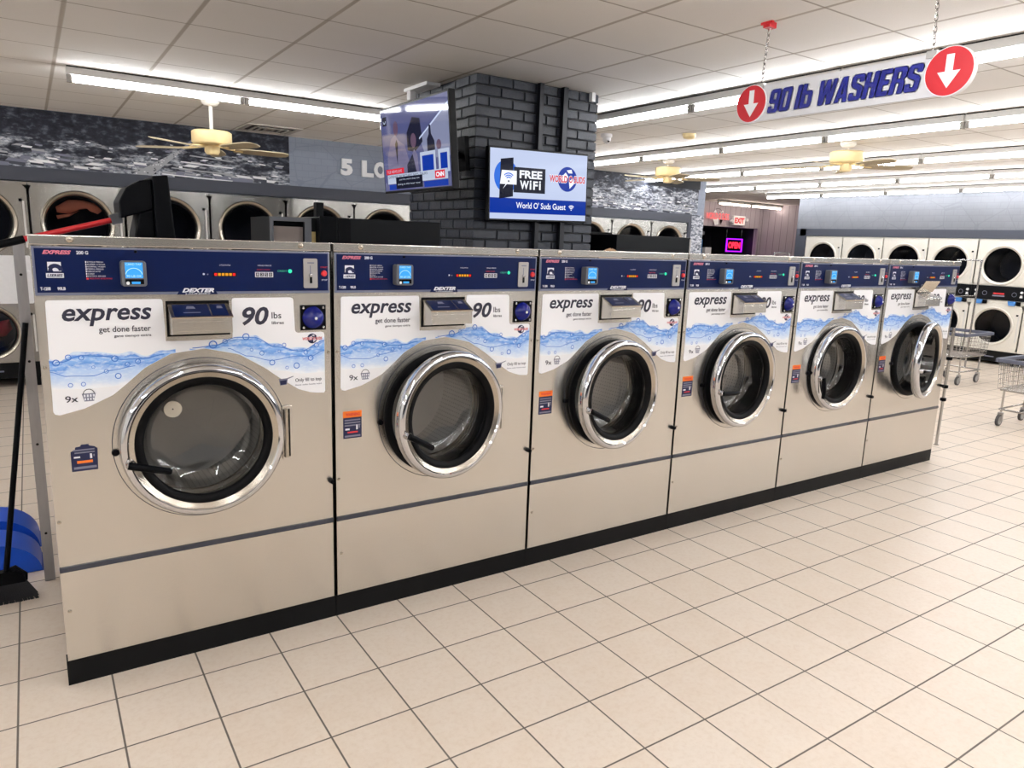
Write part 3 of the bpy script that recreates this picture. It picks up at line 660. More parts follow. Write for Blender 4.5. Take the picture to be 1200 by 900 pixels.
# ------------------------------------------------------------------ stacked dryers
def make_dryer(w, h, rU, zU, rL, zL, zp0, zp1, zk0, zk1, body, label, glassy='dryer glass', stuff=True):
    t = thing('stacked_dryer', label, 'dryer'); cx = w*.49
    b = MB(body); g = .003; D = .95
    xa, xb, za, zb = g, w-g, zk1, h-.005; V = [(x, y, z) for x in (xa, xb) for y in (.01, D) for z in (za, zb)]
    b.add(V, [(0, 1, 3, 2), (4, 6, 7, 5), (0, 2, 6, 4), (1, 5, 7, 3), (2, 3, 7, 6)]); b.box(xa, xb, .01, .02, zp0-.07, zp1+.02).box(xa, xb, .01, .02, zb-.03, zb).box(xa, xb, .01, .02, za, za+.02); b.obj('cabinet', t)
    MB('plinth black').box(g+.01, w-g-.01, .02, .10, zk0, zk1).box(g+.03, g+.07, .05, .09, 0, zk0).box(w-g-.07, w-g-.03, .05, .09, 0, zk0).obj('kick_plate', t)
    MB('ink grey').box(w*.42, w*.6, .016, .021, zk0+.07, zk0+.085).obj('kick_vent', t)
    for nm, r, zc in (('upper_door', rU, zU), ('lower_door', rL, zL)):
        zb, zt = (zp1+.012, h-.02) if nm[0] == 'u' else (zk1+.01, zp0-.06)
        b = MB(body); hole = r*.86
        # flat door panel with a round porthole and a rolled rim
        N = 48; outer = []
        for k in range(N):
            a = 2*PI*k/N; ca, sa = math.cos(a), math.sin(a)
            s = min((w-.012-cx)/ca if ca > 1e-6 else 9, (.012-cx)/ca if ca < -1e-6 else 9, (zt-zc)/sa if sa > 1e-6 else 9, (zb-zc)/sa if sa < -1e-6 else 9)
            outer.append((cx+s*ca, -.006, zc+s*sa))
        inner = [(cx+r*math.cos(2*PI*k/N), -.006, zc+r*math.sin(2*PI*k/N)) for k in range(N)]
        b.add(outer+inner, [(k, (k+1) % N, N+(k+1) % N, N+k) for k in range(N)])
        b.add([(p[0], -.006, p[2]) for p in outer]+[(p[0], .01, p[2]) for p in outer], [(k, N+k, N+(k+1) % N, (k+1) % N) for k in range(N)])
        d = b.obj(nm, t)
        MB('dryer enamel' if body != 'dryer steel' else 'satin ring').lathe([(r*1.0, -.004), (r*.995, -.022), (r*.965, -.032), (r*.93, -.028), (hole, -.004), (hole, .03)], cx, zc, seg=56).obj('door_rim', d)
        MB('black rubber').lathe([(hole+.002, .012), (hole*.93, .016), (hole*.93, .05)], cx, zc, seg=48).obj('door_seal', d)
        MB(glassy).lathe([(hole*.95, .014), (hole*.6, .018), (.0005, .020)], cx, zc, seg=48).obj('door_glass', d)
        MB('dryer drum').lathe([(hole*.94, .05), (hole*1.02, .07), (hole*1.02, .60), (.0005, .62)], cx, zc, seg=40).obj('drum', d)
        MB('fixture white').box(w-.055, w-.037, -.016, -.006, zc-r*.75, zc+r*.62).obj('door_edge_strip', d)
        MB('black plastic').box(w-.085, w-.055, -.016, -.006, zc+r*.60, zc+r*.68).obj('latch', d)
    # control panel between the doors
    b = MB('cabinet black'); b.box(g, w-g, -.012, .01, zp0, zp1); p = b.obj('control_panel', t)
    zm = (zp0+zp1)/2
    b = MB('ink red', 'ink grey'); b.rect(w*.42, w*.62, zm-.02, zm+.005, -.0128, 'ink red'); b.rect(w*.41, w*.63, zm-.055, zm-.035, -.0128, 'ink grey')
    for xx in (.26, .80): b.ring(w*xx, zm-.01, .03, .036, -.0128, 'ink grey', 20)
    b.obj('lettering', p)
    for xx in (.10, .93):
        MB('white plastic').lathe([(0, -.035), (.018, -.033), (.022, -.012), (.022, -.01)], w*xx, zm+.03, seg=16).obj('coin_knob', p); MB('white plastic').prism([(w*xx-.02, zm-.055), (w*xx+.02, zm-.055), (w*xx+.012, zm-.015), (w*xx-.012, zm-.015)], -.03, -.012).obj('coin_chute', p)
    for xx in (.17, .78):
        MB('blue coin box').prism([(w*xx-.05, zp0-.005), (w*xx+.07, zp0-.005), (w*xx+.055, zp0-.075), (w*xx-.03, zp0-.075)], -.05, -.006).obj('coin_box', t)
        MB('black plastic').box(w*xx+.072, w*xx+.13, -.04, -.006, zp0-.07, zp0-.008).obj('coin_box_bracket', t)
    return t
DW = .889
LD = make_dryer(DW, 2.160, .350, 1.745, .290, .600, 1.06, 1.34, .10, .27, 'dryer steel', 'x')
ln = ['dryer at the far left edge, partly out of frame', 'dryer with orange clothes behind its upper glass', 'dryer just right of the black dustpan', 'dryer behind the small windowed box', 'dryer below the white 5', 'dryer half hidden left of the brick pillar',
      'first dryer hidden behind the pillar', 'second dryer hidden behind the pillar', 'dryer peeking out right of the pillar', 'middle of the three dryers under the right mural', 'last dryer of the back wall next to the entrance', '']
LD.location = (.038-2*DW, BY, 0); LD['label'] = 'steel stacked dryer beyond the left edge of the frame'; LD['group'] = 'stacked dryers along the back wall'
DRY = {}
for k in range(-1, 11):
    r, m_ = dup(LD, (.038+k*DW, BY, 0), None, 'steel stacked ' + (ln[k+1] if k >= -1 and ln[k+1] else 'dryer beside the entrance strip')); DRY[k] = (r, m_)
DRY[10][0].location.x = .038+10*DW
for o in KIDS(DRY[-1][0]):
    if o.name.startswith('coin_box'): bpy.data.objects.remove(o)
# the panel of the leftmost dryer is white to the right, as seen past the washer
wp = MB('white plastic').rbox(DW-.36, DW-.01, -.022, -.006, .90, 1.40, .03).obj('side_panel', DRY[-1][0])
b = MB('orange cloth')
def cloth(b, pts, y, th, m=None):
    n = len(pts); cx = sum(p[0] for p in pts)/n; cz = sum(p[1] for p in pts)/n
    vs = [(x, y+random.uniform(-.01, .01), z) for x, z in pts]+[(x, y+th, z) for x, z in pts]+[(cx+(x-cx)*.55, y-th*.7, cz+(z-cz)*.55) for x, z in pts]
    fs = [tuple(range(2*n, 3*n))]+[(i, (i+1) % n, 2*n+(i+1) % n, 2*n+i) for i in range(n)]+[(n+i, n+(i+1) % n, (i+1) % n, i) for i in range(n)]
    return b.add(vs, fs, m, True)
ox = .038
cloth(b, [(.24, 1.92), (.36, 2.0), (.50, 2.0), (.62, 1.97), (.68, 1.90), (.63, 1.86), (.57, 1.92), (.46, 1.90), (.36, 1.85), (.25, 1.86)], 0, .05)
cloth(b, [(.24, 1.83), (.42, 1.86), (.46, 1.89), (.36, 1.82), (.25, 1.79)], -.003, .05)
tag(b.obj('clothes', None, (ox, BY+.085, 0)), 'orange and pink clothes behind the glass of a left wall dryer', 'clothes')
b = MB('red cloth'); cloth(b, [(.47, .62), (.53, .70), (.62, .72), (.64, .62), (.58, .55), (.49, .53)], 0, .05)
tag(b.obj('clothes', None, (.038-DW, BY+.085, 0)), 'red garment behind the lower glass of the leftmost dryer', 'clothes')
# far wall, facing -X
FW = .815
FD = make_dryer(FW, 2.045, .322, 1.62, .316, .632, 1.060, 1.285, .05, .23, 'dryer enamel', 'cream stacked dryer at the left end of the far wall')
FD['group'] = 'stacked dryers along the far wall'
FD.location = (FX, 6.22, 0); FD.rotation_euler = (0, 0, -PI/2)
fl = ['second cream stacked dryer from the left end of the far wall', 'third cream stacked dryer from the left, above the fifth washer', 'fourth cream stacked dryer from the left, behind the garment rack', 'fifth cream stacked dryer from the left, lower door in full view', 'cream stacked dryer at the right edge of the frame', 'cream stacked dryer beyond the right edge, next to frame', 'last cream stacked dryer beyond the right edge']
for k in range(1, 8): dup(FD, (FX, 6.22-k*FW, 0), -PI/2, fl[k-1])

# ------------------------------------------------------------------ washers
def hole_panel(b, x0, x1, z0, z1, y, cx, cz, r, m, N=64):
    out = []
    for k in range(N):
        a = 2*PI*k/N; ca, sa = math.cos(a), math.sin(a)
        s = min((x1-cx)/ca if ca > 1e-6 else 9, (x0-cx)/ca if ca < -1e-6 else 9, (z1-cz)/sa if sa > 1e-6 else 9, (z0-cz)/sa if sa < -1e-6 else 9)
        out.append((cx+s*ca, y, cz+s*sa))
    # exact corners
    for (px, pz) in ((x0, z0), (x1, z0), (x1, z1), (x0, z1)):
        i = min(range(N), key=lambda k: (out[k][0]-px)**2+(out[k][2]-pz)**2); out[i] = (px, y, pz)
    inn = [(cx+r*math.cos(2*PI*k/N), y, cz+r*math.sin(2*PI*k/N)) for k in range(N)]
    b.add(out+inn, [(k, (k+1) % N, N+(k+1) % N, N+k) for k in range(N)], m)
DCX, DCZ = .527, .920
L_EDGE = [(.028, 1.062), (.050, 1.060), (.13, 1.078), (.222, 1.120), (.273, 1.162), (.333, 1.215), (.423, 1.262), (.545, 1.276), (.671, 1.246), (.769, 1.185), (.837, 1.132), (.907, 1.084), (.96, 1.066), (1.02, 1.058)]
def lower_edge(x):
    for (a, b_) in zip(L_EDGE, L_EDGE[1:]):
        if a[0] <= x <= b_[0]: return a[1]+(b_[1]-a[1])*(x-a[0])/(b_[0]-a[0])
    return 1.06
def lerp(tab, x):
    if x <= tab[0][0]: return tab[0][1]
    for (a, b_) in zip(tab, tab[1:]):
        if x <= b_[0]:
            u = (x-a[0])/(b_[0]-a[0]); u = u*u*(3-2*u); return a[1]+(b_[1]-a[1])*u
    return tab[-1][1]
def make_washer(label):
    t = thing('washing_machine', label, 'washing machine', (0, 0, 0), 0, 'large front loading washers in the row')
    X0, X1 = .006, 1.0485; D = 1.05
    # cabinet shell with round opening
    b = MB('brushed steel'); hole_panel(b, X0, X1, .484, 1.656, 0, DCX, DCZ, .268, None)
    ZT = 1.630
    b.add([(X0, 0, .103), (X0, D, .103), (X0, D, ZT), (X0, .05, ZT), (X0, .05, 1.656), (X0, 0, 1.656)], [(0, 5, 4, 3, 2, 1)], 'brushed steel')
    b.add([(X1, 0, .103), (X1, D, .103), (X1, D, ZT), (X1, .05, ZT), (X1, .05, 1.656), (X1, 0, 1.656)], [(0, 1, 2, 3, 4, 5)], 'brushed steel')
    b.add([(X0, .05, ZT), (X1, .05, ZT), (X1, D, ZT), (X0, D, ZT)], [(0, 1, 2, 3)], 'galvanized steel')
    b.add([(X0, D, .103), (X1, D, .103), (X1, D, ZT), (X0, D, ZT)], [(0, 3, 2, 1)], 'galvanized steel')
    b.obj('cabinet', t)
    MB('brushed steel').box(X0, X1, 0, .02, .104, .463).obj('lower_panel', t)
    MB('black rubber').box(X1+.002, W+X0-.006, .012, .03, .10, 1.69).obj('seam_shade_strip', t)  # black strip stands in for the shade in the gap between cabinets
    MB('bumper slate').box(X0, X1, -.006, .02, .463, .484).obj('bumper_strip', t, bevel=.002)
    b = MB('plinth black'); b.box(X0-.005, X1+.009, .004, .06, 0, .101); b.box(X0, X1, .06, D, .0, .10); b.obj('plinth', t)
    c = MB('cap steel').box(X0-.004, X1+.001, -.012, .048, 1.659, 1.693).obj('top_rail', t, bevel=.003)
    for xx in (.123, .925): MB('satin ring').lathe([(0, -.016), (.008, -.016), (.012, -.0125), (.012, -.01)], xx, 1.679, seg=16).obj('rail_bolt', c)
    for xx in (.018, 1.037):
        for zz in (1.235, .66): MB('satin ring').lathe([(0, -.005), (.005, -.004), (.007, 0), (.007, .002)], xx, zz, seg=10).obj('screw', t)
    MB('satin ring').lathe([(0, -.005), (.005, -.004), (.007, 0), (.007, .002)], .026, .305, seg=10).obj('screw', t)
    MB('black plastic').lathe([(0, -.028), (.010, -.026), (.012, -.004), (.012, .0)], 1.040, .660, seg=14).obj('panel_latch', t)
    # control panel
    p = MB('panel border', 'panel navy').box(X0+.004, X1-.004, -.006, .0, 1.487, 1.654, 'panel border').obj('control_panel', t)
    b = MB('panel navy'); b.box(X0+.011, X1-.011, -.0085, -.006, 1.497, 1.648); b.prism([(.455, 1.486), (.60, 1.486), (.592, 1.500), (.463, 1.500)], -.0090, -.006); b.obj('panel_face', p)
    Y = -.0097
    b = MB('ink white', 'ink rose', 'ink red', 'ink navy', 'ink yellow', 'ink green', 'ink grey')
    b.text('EXPRESS', .040, .125, 1.628, 1.642, Y, 'ink rose', .35, .05); b.text('200 G', .140, .176, 1.629, 1.641, Y, 'ink white', 0, .03)
    b.rect(.052, .092, 1.570, 1.602, Y, 'ink white'); b.ring(.074, 1.572, .010, .024, Y-.0004, 'ink navy', 12, 0, PI*.85); b.poly([(.052, 1.570), (.068, 1.570), (.060, 1.594)], Y-.0004, 'ink navy')
    b.rect(.046, .098, 1.548, 1.564, Y, 'ink white'); b.text('LSERIES', .049, .095, 1.551, 1.561, Y-.0004, 'ink navy', .2, .04)
    b.text('T-1200', .026, .056, 1.505, 1.516, Y, 'ink white', 0, .03); b.text('90LB', .076, .100, 1.505, 1.516, Y, 'ink white', 0, .03)
    for i, s in enumerate(('CYCLE MENU', 'SUPER CYCLE', 'NORMAL WARM', 'PERM PRESS', 'DELICATE', 'COLD', 'EXTRA RINSE')):
        b.text(s, .170, .170+.005*len(s), 1.601-i*.0082, 1.6055-i*.0082, Y, 'ink white'); b.rect(.165, .168, 1.600-i*.0082, 1.606-i*.0082, Y, 'ink white')
    b.rect(.165, .172, 1.542, 1.548, Y, 'ink red'); b.text('PRESS START AFTER PAYING', .175, .245, 1.543, 1.548, Y, 'ink red')
    b.text('CYCLE STATUS', .610, .650, 1.595, 1.600, Y, 'ink white'); b.disc(.552, 1.563, .004, Y, 'ink white', 8); b.disc(.566, 1.562, .003, Y, 'ink grey', 8)
    b.text('VEND PRICE', .752, .806, 1.595, 1.600, Y, 'ink white'); b.text('INSERT COINS', .750, .800, 1.579, 1.584, Y, 'ink red'); b.text('CREDIT', .830, .868, 1.573, 1.580, Y, 'ink green')
    b.text('START', 1.006, 1.036, 1.590, 1.596, Y, 'ink red'); b.text('STOP', 1.010, 1.034, 1.538, 1.544, Y, 'ink white')
    b.text('DEXTER', .473, .587, 1.494, 1.510, Y, 'ink white', .35, .05); b.text('LAUNDRY', .485, .575, 1.487, 1.491, Y, 'ink white', 0, .03)
    b.obj('lettering', p)
    b = MB('led red', 'led amber', 'tv frame'); b.rect(.585, .672, 1.554, 1.570, Y, 'tv frame')
    for i in range(6): b.rect(.590+i*.0135, .600+i*.0135, 1.557, 1.567, Y-.0005, 'led red' if i in (0, 5) else 'led amber')
    b.obj('status_display', p)
    b = MB('tv frame', 'ink white'); b.rect(.742, .812, 1.552, 1.572, Y, 'ink white')
    for i in range(4): b.rect(.745+i*.0168, .758+i*.0168, 1.5545, 1.5695, Y-.0005, 'tv frame'); b.text('8250'[i], .7475+i*.0168, .7555+i*.0168, 1.557, 1.567, Y-.001, 'ink white')
    b.obj('price_display', p)
    MB('led green').lathe([(0, -.013), (.006, -.012), (.008, -.0085)], .880, 1.576, seg=12).obj('credit_lamp', p)
    MB('ink red').lathe([(0, -.018), (.010, -.017), (.013, -.0085)], 1.021, 1.568, seg=16).obj('stop_button', p)
    s = MB('latch plate').rbox(.934, .992, -.014, -.008, 1.508, 1.628, .004).obj('coin_slot_plate', t)
    b = MB('black plastic', 'ink grey'); b.rect(.960, .964, 1.560, 1.600, -.0146, 'ink grey'); b.rect(.950, .978, 1.608, 1.613, -.0146, 'ink grey'); b.box(.959, .968, -.018, -.0142, 1.528, 1.556, 'black plastic'); b.obj('coin_slot', s)
    MB('chrome').lathe([(0, -.024), (.006, -.022), (.008, -.014)], .962, 1.560, seg=12).obj('coin_knob', s)
    MB('black plastic').lathe([(0, -.014), (.005, -.013), (.006, -.008)], .325, 1.642, seg=10).obj('panel_lock', p)
    # payment reader
    RX0, RX1, RZ0, RZ1 = .270, .352, 1.520, 1.610
    r = MB('reader grey').rbox(RX0, RX1, -.050, -.0088, RZ0, RZ1, .006).obj('payment_reader', t, bevel=.003)
    b = MB('reader screen', 'reader screen text', 'black plastic', 'white plastic'); yy = -.0508
    b.rect(RX0+.013, RX1-.012, RZ0+.030, RZ1-.005, yy, 'reader screen')
    b.ring((RX0+RX1)/2, RZ0+.038, .026, .028, yy-.0005, 'reader screen text', 12, .2, PI-.2)
    b.text('CARD TAP', RX0+.016, RX1-.016, RZ1-.015, RZ1-.008, yy-.0005, 'reader screen text'); b.text('90 LB OK', RX0+.017, RX1-.016, RZ0+.033, RZ0+.041, yy-.0005, 'reader screen text')
    b.rect(RX0+.012, RX1-.010, RZ0+.008, RZ0+.026, yy, 'black plastic'); b.disc(RX0+.020, RZ0+.012, .006, yy-.0005, 'white plastic', 12); b.rect(RX0+.032, RX1-.022, RZ0+.009, RZ0+.017, yy-.0005, 'reader screen')
    b.obj('reader_screen', r)
    # printed front sheet
    top = [(.044, 1.470), (.396, 1.470), (.402, 1.468), (.405, 1.462), (.409, 1.330), (.413, 1.316), (.424, 1.310), (.645, 1.310), (.650, 1.320), (.652, 1.462), (.655, 1.468), (.662, 1.470), (.880, 1.470), (.889, 1.467), (.893, 1.458), (.897, 1.335), (.901, 1.327), (.910, 1.323), (1.010, 1.323), (1.018, 1.320), (1.021, 1.312), (1.021, 1.068), (1.016, 1.060)]
    low = [(x, z) for x, z in reversed(L_EDGE[1:-1])]+[(.036, 1.062), (.030, 1.072), (.036, 1.463)]
    # fine smooth lower edge
    low = [(.985-(.985-.05)*k/60., lower_edge(.985-(.985-.05)*k/60.)) for k in range(61)]+[(.036, 1.064), (.031, 1.074), (.036, 1.462), (.039, 1.468)]
    d = MB('decal white').prism(top+low, -.0012, .0, None).obj('front_decal', t)
    b = MB('printed water wave'); Yw = -.0018
    TL = [(.032, 1.262), (.06, 1.258), (.11, 1.284), (.16, 1.286), (.22, 1.274), (.28, 1.276), (.34, 1.262), (.40, 1.276), (.44, 1.282)]
    BLo = [(.032, 1.155), (.15, 1.150), (.28, 1.155), (.44, 1.2)]
    TR = [(.49, 1.278), (.53, 1.276), (.58, 1.290), (.64, 1.310), (.69, 1.322), (.73, 1.318), (.80, 1.286), (.88, 1.264), (.94, 1.258), (.98, 1.276), (1.02, 1.298)]
    BR = [(.49, 1.27), (.60, 1.25), (.70, 1.20), (.82, 1.170), (.93, 1.150), (1.02, 1.150)]
    for TT, BB in ((TL, BLo), (TR, BR)):
        xa, xb = TT[0][0], TT[-1][0]; n = 90; vs = []; uv = []; fs = []; rows = 6
        for k in range(n+1):
            x = xa+(xb-xa)*k/n; zt = lerp(TT, x)+.003*math.sin(x*70); zb = lerp(BB, x); lo = lower_edge(x)+.001; zb2 = max(zb, lo); zt2 = max(zt, lo)
            for j in range(rows+1):
                z = zb2+(zt2-zb2)*j/rows; vs.append((x, Yw, z)); uv.append((k/n, (z-zb)/max(1e-4, zt-zb)))
        for k in range(n):
            for j in range(rows): i = k*(rows+1)+j; fs.append((i, i+rows+1, i+rows+2, i+1))
        b.add(vs, fs, None, False, uv)
    b.obj('wave_print', d)
    b = MB('ink blue', 'ink pale blue'); rr = random.Random(5); Yb = -.0024
    def crest(pts, w_):
        P = [(x, lerp(pts, x)) for x in [pts[0][0]+(pts[-1][0]-pts[0][0])*k/40 for k in range(41)]]
        P = [(x, z) for x, z in P if z > lower_edge(x)+.006]
        for (xa, za), (xb, zb) in zip(P, P[1:]):
            if xb-xa > .05: continue
            b.add([(xa, Yb, za-w_), (xb, Yb, zb-w_), (xb, Yb, zb+w_), (xa, Yb, za+w_)], [(0, 1, 2, 3)], 'ink blue')
    crest([(.032, 1.256), (.07, 1.252), (.13, 1.272), (.20, 1.266), (.26, 1.250), (.33, 1.250), (.40, 1.262)], .0016)
    crest([(.032, 1.218), (.08, 1.200), (.16, 1.196), (.22, 1.212), (.30, 1.224)], .0012)
    crest([(.50, 1.280), (.58, 1.286), (.66, 1.314), (.73, 1.312), (.82, 1.268), (.92, 1.246), (1.02, 1.286)], .0016)
    crest([(.63, 1.272), (.70, 1.238), (.80, 1.214), (.90, 1.226), (.96, 1.222), (1.02, 1.244)], .0013)
    for (x, z, r_) in [(.052, 1.250, .012), (.09, 1.268, .010), (.13, 1.264, .009), (.235, 1.255, .012), (.165, 1.228, .006), (.205, 1.210, .008), (.242, 1.190, .011), (.09, 1.167, .008), (.13, 1.168, .008), (.275, 1.232, .009), (.31, 1.240, .010), (.575, 1.290, .016), (.62, 1.300, .010), (.70, 1.316, .014), (.76, 1.246, .010), (.72, 1.262, .007), (.80, 1.205, .012), (.86, 1.180, .007), (.90, 1.186, .013), (.96, 1.215, .012), (.94, 1.240, .010), (.985, 1.268, .011), (.83, 1.250, .006), (.85, 1.275, .009)]:
        if z-r_ < lower_edge(x)+.004: continue
        b.ring(x, z, r_*.72, r_, Yb-.0004, 'ink blue', 16); b.ring(x, z, r_*.35, r_*.6, Yb-.0004, 'ink pale blue', 8, PI*.4, PI*1.1)
    b.obj('bubble_print', d)
    b = MB('ink slate', 'ink grey', 'ink red', 'ink navy', 'ink white'); Yt = -.0024
    b.text('express', .082, .366, 1.376, 1.440, Yt, 'ink slate', .22, .022); b.text('get done faster', .191, .360, 1.346, 1.374, Yt, 'ink slate', 0, .012); b.text('gane tiempo extra', .238, .360, 1.330, 1.342, Yt, 'ink slate', 0, .012)
    b.text('90', .688, .792, 1.360, 1.434, Yt, 'ink slate', .22, .028); b.text('lbs', .803, .842, 1.385, 1.411, Yt, 'ink slate', 0, .01); b.text('libras', .803, .852, 1.362, 1.374, Yt, 'ink slate', 0, .02)
    b.text('9x', .070, .110, 1.104, 1.128, Yt, 'ink slate', 0, .01)
    # basket pictogram
    b.poly([(.122, 1.133), (.166, 1.133), (.159, 1.104), (.129, 1.104)], Yt, 'ink grey'); b.ring(.144, 1.131, .016, .0185, Yt-.0004, 'ink slate', 12, 0, PI)
    for k in range(4): b.rect(.1295+k*.0088, .1340+k*.0088, 1.108, 1.1165, Yt-.0004, 'ink white'); b.rect(.128+k*.0095, .1335+k*.0095, 1.120, 1.129, Yt-.0004, 'ink white')
    # measuring cup pictogram and dosing note
    b.poly([(.826, 1.133), (.858, 1.135), (.885, 1.143), (.886, 1.140), (.862, 1.131), (.857, 1.108), (.831, 1.106)], Yt, 'ink grey'); b.poly([(.829, 1.126), (.857, 1.128), (.855, 1.110), (.832, 1.108)], Yt-.0004, 'ink navy')
    # keep the note right of the edge of the sheet
    b.text('Only fill to top', .893, 1.005, 1.112, 1.131, Yt, 'ink slate', 0, .01); b.text('llene solo hasta aqui', .893, 1.005, 1.098, 1.106, Yt, 'ink grey', 0, .015)
    globe_logo(b, .968, 1.297, .021, Yt, 'ink white', 'ink navy', 'ink red', 'WORLD O SUDS', .042)
    b.obj('lettering', d)
    # soap dispenser
    SX0, SX1, SZ0, SZ1 = .420, .636, 1.334, 1.458
    e = MB('brushed steel').prism([(.408, 1.312), (.648, 1.312), (.648, 1.468), (.408, 1.468)], -.004, .0).obj('soap_dispenser', t)
    MB('black rubber').box(SX0-.006, SX1+.004, -.0055, -.004, SZ0-.006, SZ1+.004).obj('dispenser_recess', e)
    sd = .092
    b = MB('brushed steel'); b.prismx([(0, SZ0), (-sd, SZ0+.012), (-sd, 1.404), (-.006, 1.446), (0, 1.446)], SX0, SX1-.004); 
    b.prism([(SX0+.012, SZ0+.022), (SX1-.016, SZ0+.022), (SX1-.016, 1.392), (SX0+.012, 1.392)], -sd-.002, -sd, None); b.obj('dispenser_tray', e, bevel=.003)
    lid = MB('satin ring', 'panel navy', 'ink grey'); a0 = math.atan2(.042, sd-.006); n0 = len(lid.v)
    Lh = math.hypot(.042, sd-.006)
    lid.box(0, SX1-SX0, -.001, .005, -Lh-.004, 0, 'satin ring')
    lid.rect(.012, .138, -Lh+.004, -.010, -.0018, 'panel navy'); lid.rect(.144, SX1-SX0-.014, -Lh+.004, -.010, -.0018, 'panel navy')
    for (xx, zz, s_) in ((.075, -.032, .034), (.178, -.032, .024)): lid.poly([(xx-s_/2, zz-.010), (xx+s_/2, zz-.010), (xx+s_/3, zz+.008), (xx-s_/3, zz+.008)], -.0024, 'ink grey')
    lid.rect(.045, .105, -.072, -.066, -.0024, 'ink grey')
    lo = lid.obj('dispenser_lid', e); lo.location = (SX0-.001, -.006, 1.452); lo.rotation_euler = (-(PI/2-a0), 0, 0)
    # round lock light
    q = MB('black plastic').box(.921, 1.027, -.005, .0, 1.333, 1.437).obj('lock_light', t)
    MB('blue dome').lathe([(0, -.040), (.014, -.038), (.034, -.026), (.044, -.010), (.046, -.005)], .974, 1.385, seg=32).obj('lamp_dome', q)
    for xx in (.932, 1.016):
        for zz in (1.344, 1.426): MB('chrome').lathe([(0, -.009), (.005, -.008), (.006, -.005)], xx, zz, seg=10).obj('screw', q)
    MB('ink white').disc(.974, 1.385, .006, -.0405, None, 12).obj('lamp_centre', q)
    # warning sticker (orange headed)
    b = MB('ink navy', 'ink white', 'ink orange', 'ink red', 'ink grey')
    b.box(.041, .126, -.001, 0, .842, .937, 'ink navy'); b.box(.040, .127, -.0012, 0, .937, .966, 'ink orange'); b.text('WARNING', .052, .118, .944, .958, -.0018, 'ink red', 0, .03)
    for i in range(3): b.rect(.047, .120, .922-i*.012, .928-i*.012, -.0016, 'ink grey')
    b.rect(.050, .070, .880, .888, -.0016, 'ink white'); b.rect(.100, .108, .880, .902, -.0016, 'ink white'); b.rect(.112, .118, .886, .898, -.0016, 'ink grey'); b.rect(.060, .108, .866, .873, -.0016, 'ink red'); b.rect(.047, .120, .848, .856, -.0016, 'ink grey')
    b.obj('warning_sticker', t)
    # door surround, gasket, drum
    b = MB('brushed steel'); b.lathe([(.268, -.0015), (.3195, -.0015)], DCX, DCZ, 'brushed steel', 72, smooth=False); b.lathe([(.3195, -.0015), (.3225, -.0004)], DCX, DCZ, 'bumper slate', 72, smooth=False); b.obj('door_surround', t)
    MB('black rubber').lathe([(.299, -.003), (.299, -.016), (.285, -.022), (.262, -.020), (.255, .01), (.262, .05), (.272, .16)], DCX, DCZ, seg=64).obj('door_gasket', t)
    b = MB('perforated drum steel'); b.lathe([(.266, .10), (.33, .13), (.335, .60), (.0005, .64)], DCX, DCZ, seg=56); b.lathe([(.268, .118), (.252, .122), (.248, .132), (.254, .142), (.300, .150)], DCX, DCZ, 'satin ring', 56)
    for a in (.4, .4+2*PI/3, .4+4*PI/3):
        ca, sa = math.cos(a), math.sin(a); q = lambda r, w_, y: (DCX+r*ca-w_*sa, y, DCZ+r*sa+w_*ca)
        b.add([q(.330, -.03, .14), q(.330, .03, .14), q(.285, 0, .16), q(.332, -.03, .60), q(.332, .03, .60), q(.285, 0, .59)], [(0, 1, 2), (3, 5, 4), (0, 2, 5, 3), (1, 4, 5, 2)], 'perforated drum steel')
    b.obj('drum', t)
    # hinge plate
    h = MB('brushed steel').rbox(.832, .874, -.010, 0, .785, 1.020, .004).obj('door_hinge', t, bevel=.002)
    MB('satin ring').tube([(.846, -.016, .80), (.846, -.016, 1.006)], .010, seg=14).obj('hinge_pin', h)
    MB('black plastic').box(.856, .864, -.0115, -.010, .80, 1.006).obj('hinge_slot', h)
    # the door itself, its origin on the hinge axis
    hx, hy = .846, -.014; cx = DCX-hx; cy = -hy
    d = MB('chrome', 'satin ring')
    d.lathe([(.262, -.018), (.300, -.018), (.3025, -.024), (.3025, -.050), (.298, -.062), (.288, -.070), (.279, -.070), (.274, -.064)], cx, 0, 'chrome', 80, cy)
    d.lathe([(.274, -.064), (.270, -.060), (.256, -.056), (.252, -.052)], cx, 0, 'satin ring', 80, cy)
    do = d.obj('door', t, (hx, hy, DCZ))
    MB('black rubber').lathe([(.253, -.054), (.246, -.056), (.226, -.046), (.220, -.036), (.228, -.012), (.262, -.016)], cx, 0, None, 64, cy).obj('glass_seal', do)
    MB('door glass').lathe([(.222, -.036), (.214, -.010), (.204, .050), (.190, .075), (.15, .085), (.0005, .092)], cx, 0, None, 64, cy).obj('door_glass', do)
    MB('chrome').lathe([(0, -.100), (.014, -.098), (.018, -.088), (.016, -.060)], cx-.272, -.050, None, 18, cy).obj('handle_pivot', do)
    b = MB('black plastic'); b.tube([(-.012, 0, 0), (.03, -.004, 0), (.09, -.008, 0), (.126, -.004, 0), (.134, -.002, 0)], .0145, seg=14, r2=.0125)
    ho = b.obj('door_handle', do); ho.location = (cx-.270, cy-.100, -.052); ho.rotation_euler = (0, .30, 0)
    MB('black plastic').lathe([(0, -.012), (.012, -.011), (.014, -.004)], .215, .900, seg=14).obj('lock_hole', t)
    return t, do, ho, lo
labels = ['nearest large steel washer at the left end of the row, door shut and blue sticker', 'second large steel washer from the left, in front of the pillar, lever slanting down steeply', 'third large steel washer from the left, below the FREE WiFi screen, lever slanting down',
          'fourth large steel washer from the left, its door lever level', 'fifth large steel washer from the left, its door lever hanging straight down', 'large steel washer at the far right end of the row, round door standing open']
